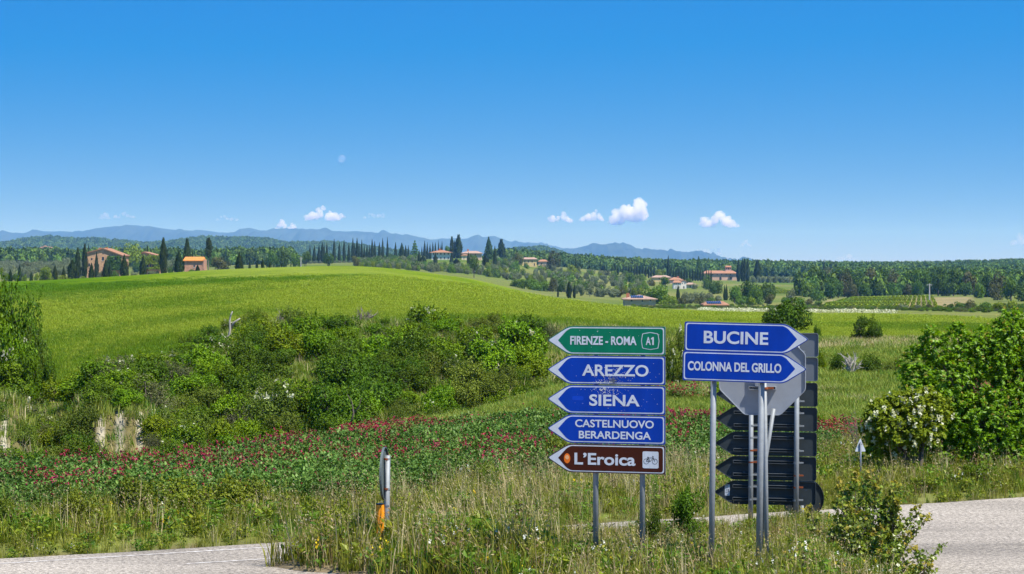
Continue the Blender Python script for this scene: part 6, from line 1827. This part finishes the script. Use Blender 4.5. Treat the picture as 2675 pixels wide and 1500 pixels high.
def arezzo_damage(base):
    chips(base, .74, -.09, .13, .06, 150, 5); chips(base, .76, -.12, .035, .022, 120, 6, 'rim', .005); chips(base, .66, -.135, .05, .006, 40, 7, 'chip', .006)
    chips(base, .75, 0, .3, .1, 40, 8, 'chip', .003)
def siena_damage(base):
    chips(base, .70, .10, .10, .055, 130, 9); chips(base, .66, .12, .03, .02, 30, 10, 'chip', .006); chips(base, .8, .03, .25, .1, 50, 11, 'chip', .003)
    P = rounded([(.29, -.012), (.42, -.012), (.42, .036), (.29, .036)], .02, 3); prism('scuff', P, -.0034, -.0030, 'smear', base)
Lines = [
 ('green', [('FIRENZE - ROMA', (561 - 45) * kx, 0, 602 * kx, .096, .026)], lambda b: (a1(b), chips(b, .7, .05, .35, .09, 26, 12, 'chip', .003))),
 ('blue', [('AREZZO', (669 - 45) * kx, -.002, 602 * kx, .125, .022)], arezzo_damage),
 ('blue', [('SIENA', (662 - 45) * kx, -.006, 457 * kx, .125, .022)], siena_damage),
 ('blue', [('CASTELNUOVO', (661 - 45) * kx, .062, 713 * kx, .084, .020), ('BERARDENGA', (665 - 45) * kx, -.064, 654 * kx, .084, .020)], lambda b: chips(b, 1.0, .1, .2, .06, 18, 14, 'chip', .003)),
 ('brown', [('L\u2019Eroica', (575 - 45) * kx, -.004, 554 * kx, .130, .024)], eroica)]
for i, (c, ln, ex) in enumerate(Lines):
    p = panel(root, 0, ztop - i * pit, c, False, ln, ex)
    p['label'] = ['green arrow panel with motorway route number', 'blue arrow panel peppered with shot marks', 'blue arrow panel with chipped top edge', 'blue arrow panel with two lines of text', 'brown arrow panel with bicycle symbol'][i]
    for zz in (.085, -.085):
        G = Geo(); G.box((PL / 2 + .05, .034, ztop - i * pit + zz), (PL * .62, .02, .03)); mobj('stiffener', G.mesh('stiffener', [M['galv']]), root)
post(root, .545, -.4, ztop + .12); post(root, 1.075, -.4, ztop + .12)
tag(root, 'stack of five left-pointing arrow panels, green, blue and brown, on two posts', 'road sign')

# ---------------- right group: two panels on two posts, tilted slightly clockwise
dR = 22.75; yawR = math.radians(-17)
x0, x1 = float(X_(1789, dR)), float(X_(2110, dR))
base_z = float(isl_z(np.array([(x0 + x1) / 2]), np.array([dR]))[0])
root2 = empty('direction_sign', (x0, dR + .19, base_z), yawR)
zc1 = float(Z_(880, dR)) - base_z; zc2 = float(Z_(957, dR)) - base_z
roll = math.radians(1.0)
tilt = bpy.data.objects.new('tilt', None)
kr = PL / 955.0
def add_tilted(o):
    # rotate about the left end of the upper panel
    pass
pA = panel(root2, .012, zc1, 'blue', True, [('BUCINE', (1573 - 1175) * kr, -.002, 495 * kr, .133, .024)])
pB = panel(root2, -.008, zc2, 'blue', True, [('COLONNA DEL GRILLO', (1570 - 1170) * kr, 0, 718 * kr, .098, .030)])
pA['label'] = 'upper blue arrow panel'; pB['label'] = 'lower blue arrow panel'
for p in (pA, pB): p.rotation_euler = (0, roll, 0)
for pz in (zc1, zc2):
    for zz in (.085, -.085):
        G = Geo(); G.box((PL / 2 - .05, .034, pz + zz - .012), (PL * .62, .02, .03)); mobj('stiffener', G.mesh('stiffener', [M['galv']]), root2)
post(root2, .285, -.4, zc1 + .10, .032, .063, .325); post(root2, .80, -.4, zc1 + .10, .034, .063, .845)
tag(root2, 'pair of blue right-pointing arrow panels on two leaning posts', 'road sign')

# ---------------- octagonal sign seen from behind, with its post and stay
dO = 23.35
ox = float(X_(1990, dO)); oz = float(isl_z(np.array([ox]), np.array([dO]))[0])
ro = empty('octagon_sign', (ox, dO, oz), math.radians(-14))
cz = float(Z_(972, dO)) - oz; RO = .475
oc = rounded([(RO / math.cos(math.pi / 8) * math.cos(math.pi / 8 + k * math.pi / 4), cz + RO / math.cos(math.pi / 8) * math.sin(math.pi / 8 + k * math.pi / 4)) for k in range(8)], .03, 3)
G = Geo(); G.poly(outline_ccw(oc), .050, .056); n = len(oc)
c = np.array([0, cz]); oi = [tuple(c + (np.array(p) - c) * .985) for p in oc]
V = [(p[0], .050, p[1]) for p in oc] + [(p[0], .030, p[1]) for p in oc] + [(p[0], .030, p[1]) for p in oi] + [(p[0], .050, p[1]) for p in oi]
G.add(V, [[i, (i + 1) % n, n + (i + 1) % n, n + i] for i in range(n)] + [[n + i, n + (i + 1) % n, 2 * n + (i + 1) % n, 2 * n + i] for i in range(n)] + [[2 * n + i, 2 * n + (i + 1) % n, 3 * n + (i + 1) % n, 3 * n + i] for i in range(n)])
plate = mobj('plate', G.mesh('octagon_plate', [M['backgrey']]), ro)
def channel(parent, x0, x1, z, y=.02, h=.034, mat='galv', nm='bracket'):
    G = Geo(); yb = y
    G.box(((x0 + x1) / 2, yb, z + h / 2), (x1 - x0, .05, .005)); G.box(((x0 + x1) / 2, yb, z - h / 2), (x1 - x0, .05, .005))
    G.box((x0, yb, z), (.005, .05, h)); G.box((x1, yb, z), (.005, .05, h))
    return mobj(nm, G.mesh(nm, [M[mat]]), parent)
channel(plate, -.14, .15, cz - .175, .026, .032, 'backgrey'); channel(plate, -.14, .15, cz + .175, .026, .032, 'backgrey')
post(ro, .065, -.4, cz + .28, .024, -.028, .03)
def band(parent, x, z, y=-.028, r=.03, mat='rust', tail=.06, sgn=1):
    G = Geo(); G.tube([(x, y, z - .011), (x, y, z + .011)], [r, r], 14); G.box((x + sgn * (r + tail / 2 - .006), y + .02, z), (tail, .03, .018))
    return mobj('band', G.mesh('band', [M[mat]]), parent)
band(ro, .045, cz - .175)
G = Geo(); G.tube([(.13, .01, cz - .40), (.04, .02, cz - .95), (-.035, .03, -.3)], [.022, .022, .022], 12); mobj('stay', G.mesh('stay', [M['galv']], True), ro)
tag(ro, 'grey octagonal sign seen from behind under the two blue arrow panels', 'road sign')

# ---------------- stack of seven dark arrow panels seen from behind
dB = 27.9; yawB = math.radians(-11)
bxl = float(X_(1871, dB)); bzl = float(isl_z(np.array([float(X_(2000, dB))]), np.array([dB]))[0])
rb = empty('sign_stack', (bxl - .0, dB + .13, bzl), yawB)
BL, BH = 1.33, .310
def back_panel(i, zc, mat, dx):
    P = rounded([(0, 0), (.235, -BH / 2), (BL, -BH / 2), (BL, BH / 2), (.235, BH / 2)], [.03, .05, .035, .035, .05], 4)
    P = outline_ccw([(x + dx, z + zc) for x, z in P]); n = len(P)
    G = Geo(); G.poly(P, .030, .034)
    cx = np.mean([p[0] for p in P]); Q = [(cx + (p[0] - cx) * .992, zc + (p[1] - zc) * .965) for p in P]
    V = [(p[0], .030, p[1]) for p in P] + [(p[0], .006, p[1]) for p in P] + [(p[0], .006, p[1]) for p in Q] + [(p[0], .030, p[1]) for p in Q]
    G.add(V, [[k, (k + 1) % n, n + (k + 1) % n, n + k] for k in range(n)] + [[n + k, n + (k + 1) % n, 2 * n + (k + 1) % n, 2 * n + k] for k in range(n)] + [[2 * n + k, 2 * n + (k + 1) % n, 3 * n + (k + 1) % n, 3 * n + k] for k in range(n)])
    o = mobj('panel', G.mesh('back_panel', [M[mat]]), rb)
    rm = 'backgrey' if mat == 'backgrey' else 'darkback'
    for zz in (.083, -.083):
        G = Geo(); xa, xb = dx + .25, dx + BL - .22
        for q in (.016, -.016): G.box(((xa + xb) / 2, .006, zc + zz + q), (xb - xa, .044, .005))
        G.box((xb, .006, zc + zz), (.005, .044, .036)); G.box((xa, .006, zc + zz), (.005, .044, .036))
        mobj('rail', G.mesh('rail', [M['galv' if mat == 'midback' else 'railgrey']]), o)
    return o
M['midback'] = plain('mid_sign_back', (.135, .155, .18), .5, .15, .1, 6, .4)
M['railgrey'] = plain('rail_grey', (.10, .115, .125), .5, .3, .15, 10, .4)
vc = [901, 964, 1030.5, 1095, 1160, 1224, 1288]
for i, v in enumerate(vc):
    zc = float(Z_(v, dB)) - bzl
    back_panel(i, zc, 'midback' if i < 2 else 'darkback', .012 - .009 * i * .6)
    for px in (.49, 1.075):
        for zz in (.083, -.083):
            if (i < 2 and px < 1): continue
            band(rb, px - .004 * i, zc + zz, -.045, .032, 'rust' if (i * 3 + int(px > 1) + int(zz > 0)) % 4 == 0 else 'galv', .07)
post(rb, .465, -.4, float(Z_(1000, dB)) - bzl, .031, -.045, .475); post(rb, 1.055, -.4, float(Z_(900, dB)) - bzl, .033, -.045, 1.07)
G = Geo(); zc = float(Z_(1283, dB)) - bzl; G.box((.155, .0285, zc), (.065, .002, .145)); st = mobj('data_sticker', G.mesh('data_sticker', [M['letter']]), rb)
G = Geo()
for k in range(6): G.box((.150 + .006 * (k % 2), .0272, zc + .055 - k * .022), (.040 - .01 * (k % 3), .001, .006))
for zz, ww in ((.0, .03), (-.02, .02)): G.box((.172, .0272, zc + zz), (.012, .001, ww))
mobj('sticker_print', G.mesh('sticker_print', [M['rim']]), st)
tag(rb, 'tall stack of seven arrow panels seen from behind, two grey above five dark', 'road sign')

# ---------------- round dark sign back at the foot of the stack
dD = 28.45
dx_ = float(X_(2099, dD)); dz_ = float(isl_z(np.array([dx_]), np.array([dD]))[0])
rd = empty('round_sign', (dx_, dD, dz_), math.radians(-8))
zc = float(Z_(1302, dD)) - dz_; rr = .272
P = [(rr * math.cos(a), zc + rr * math.sin(a)) for a in np.linspace(0, 2 * math.pi, 36, endpoint=False)]
G = Geo(); G.poly(P, .03, .035); n = 36
Q = [(x * .975, zc + (z - zc) * .975) for x, z in P]
G.add([(p[0], .03, p[1]) for p in P] + [(p[0], .010, p[1]) for p in P] + [(p[0], .010, p[1]) for p in Q], [[k, (k + 1) % n, n + (k + 1) % n, n + k] for k in range(n)] + [[n + k, n + (k + 1) % n, 2 * n + (k + 1) % n, 2 * n + k] for k in range(n)])
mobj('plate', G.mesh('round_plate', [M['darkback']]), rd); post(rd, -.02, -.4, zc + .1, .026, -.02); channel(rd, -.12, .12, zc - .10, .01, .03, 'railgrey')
tag(rd, 'round dark sign seen from behind at the foot of the dark stack', 'road sign')

# ---------------- small round sign seen edge-on, with an orange sleeve tied to its post
dS = 25.7
sx_ = float(X_(1012, dS)); sz_ = float(isl_z(np.array([sx_]), np.array([dS]))[0])
rs = empty('edge_on_sign', (sx_, dS, sz_), 0)
zt = float(Z_(1190, dS)) - sz_
post(rs, -.02, -.4, zt, .033, 0, .003)
zc = float(Z_(1237, dS)) - sz_; rr = .318
G = Geo(); a_ = np.linspace(0, 2 * math.pi, 40, endpoint=False)
yw = math.radians(84.5)
def disc_pt(r, a, off):   # plate plane turned nearly edge-on; off is measured along the plate normal (towards the post)
    p = np.array([r * math.cos(a), 0, r * math.sin(a)]); nx = np.array([math.sin(yw), -math.cos(yw), 0]); ex = np.array([math.cos(yw), math.sin(yw), 0])
    return tuple(ex * p[0] + np.array([0, 0, p[2] + zc]) + nx * off + np.array([-.048, 0, 0]))
V = [disc_pt(rr, a, 0) for a in a_] + [disc_pt(rr, a, .026) for a in a_] + [disc_pt(rr * .97, a, .026) for a in a_] + [disc_pt(rr * .97, a, .006) for a in a_]
n = 40
G.add(V, [[k, (k + 1) % n, n + (k + 1) % n, n + k] for k in range(n)] + [[n + k, n + (k + 1) % n, 2 * n + (k + 1) % n, 2 * n + k] for k in range(n)] + [[2 * n + k, 2 * n + (k + 1) % n, 3 * n + (k + 1) % n, 3 * n + k] for k in range(n)])
G.f.append(np.array([[3 * n + k for k in range(n)]])); G.t.append(np.array([.5])); G.m.append(np.array([0])); G.f.append(np.array([[k for k in range(n)][::-1]])); G.t.append(np.array([.5])); G.m.append(np.array([0]))
M['edgegrey'] = plain('weathered_plate', (.10, .125, .125), .6, .1, .15, 8, .3)
mobj('plate', G.mesh('edge_on_plate', [M['edgegrey']]), rs)
for vv in (1199, 1277):
    z_ = float(Z_(vv, dS)) - sz_; band(rs, .0, z_, 0, .036, 'galv', .05, -1); band(rs, -.012, z_, -.012, .030, 'rust', .05, -1)
z_ = float(Z_(1322, dS)) - sz_; band(rs, -.01, z_, 0, .036, 'rim', .04, -1)
tag(rs, 'small round sign turned edge-on on a grey post beside the road', 'road sign')
M['orange'] = plain('orange_plastic', (.86, .30, .012), .38, 0, .08, 9, .45)
G = Geo(); z1_ = float(Z_(1318, dS)) - sz_; z0_ = float(Z_(1400, dS)) - sz_
nr, na = 14, 18; V = []
for j in range(nr):
    t_ = j / (nr - 1); zz = z1_ + (z0_ - z1_) * t_
    for k in range(na):
        a = 6.2832 * k / na; r0 = .053 * (1 - .12 * sstep(.7, 1, t_)) + .007 * math.sin(3 * a + t_ * 9) * sstep(.55, 1.0, t_) + .004 * math.sin(5 * a - t_ * 14) * sstep(.4, .9, t_)
        V.append((-.088 + r0 * math.cos(a) + .010 * math.sin(t_ * 5) * t_, -.012 + r0 * math.sin(a), zz + .012 * math.sin(2 * a) * sstep(.8, 1, t_)))
G.add(V, [[j * na + k, j * na + (k + 1) % na, (j + 1) * na + (k + 1) % na, (j + 1) * na + k] for j in range(nr - 1) for k in range(na)])
ov = empty('orange_sleeve', (sx_, dS, sz_)); mobj('sleeve', G.mesh('sleeve', [M['orange']], True), ov)
G = Geo(); G.tube([(-.088, -.012, z1_ - .004), (-.088, -.012, z1_ + .012)], [.050, .044], 18); mobj('cap', G.mesh('sleeve_cap', [M['black']]), ov)
G = Geo(); G.tube([(-.07, -.064, z1_ - .02), (-.075, -.067, z1_ - .12), (-.095, -.068, z1_ - .22), (-.10, -.066, z1_ - .30)], [.0025] * 4, 5); mobj('cord', G.mesh('cord', [M['black']]), ov)
tag(ov, 'crumpled orange plastic sleeve tied to the small sign post', 'sleeve')

# ---------------- small triangular sign back beyond the road
dT = 34.6; b = gpt(2248, dT); rtn = empty('triangle_sign', b, math.radians(6))
zlo, zhi = float(Z_(1180, dT)) - b.z, float(Z_(1147, dT)) - b.z; hw = 14.5 * dT / F
P = rounded([(-hw, zlo), (hw, zlo), (0, zhi + .015)], .02, 3); G = Geo(); G.poly(outline_ccw(P), .012, .018); mobj('plate', G.mesh('triangle_plate', [M['letter']]), rtn)
post(rtn, 0, -.3, zhi - .05, .014, -.008, None, 'rim'); G = Geo(); G.box((0, .0, zlo + .12), (.05, .02, .02)); mobj('bracket', G.mesh('bracket', [M['rim']]), rtn)
tag(rtn, 'small white triangular sign seen from behind in the scrub left of the leafy tree', 'road sign')
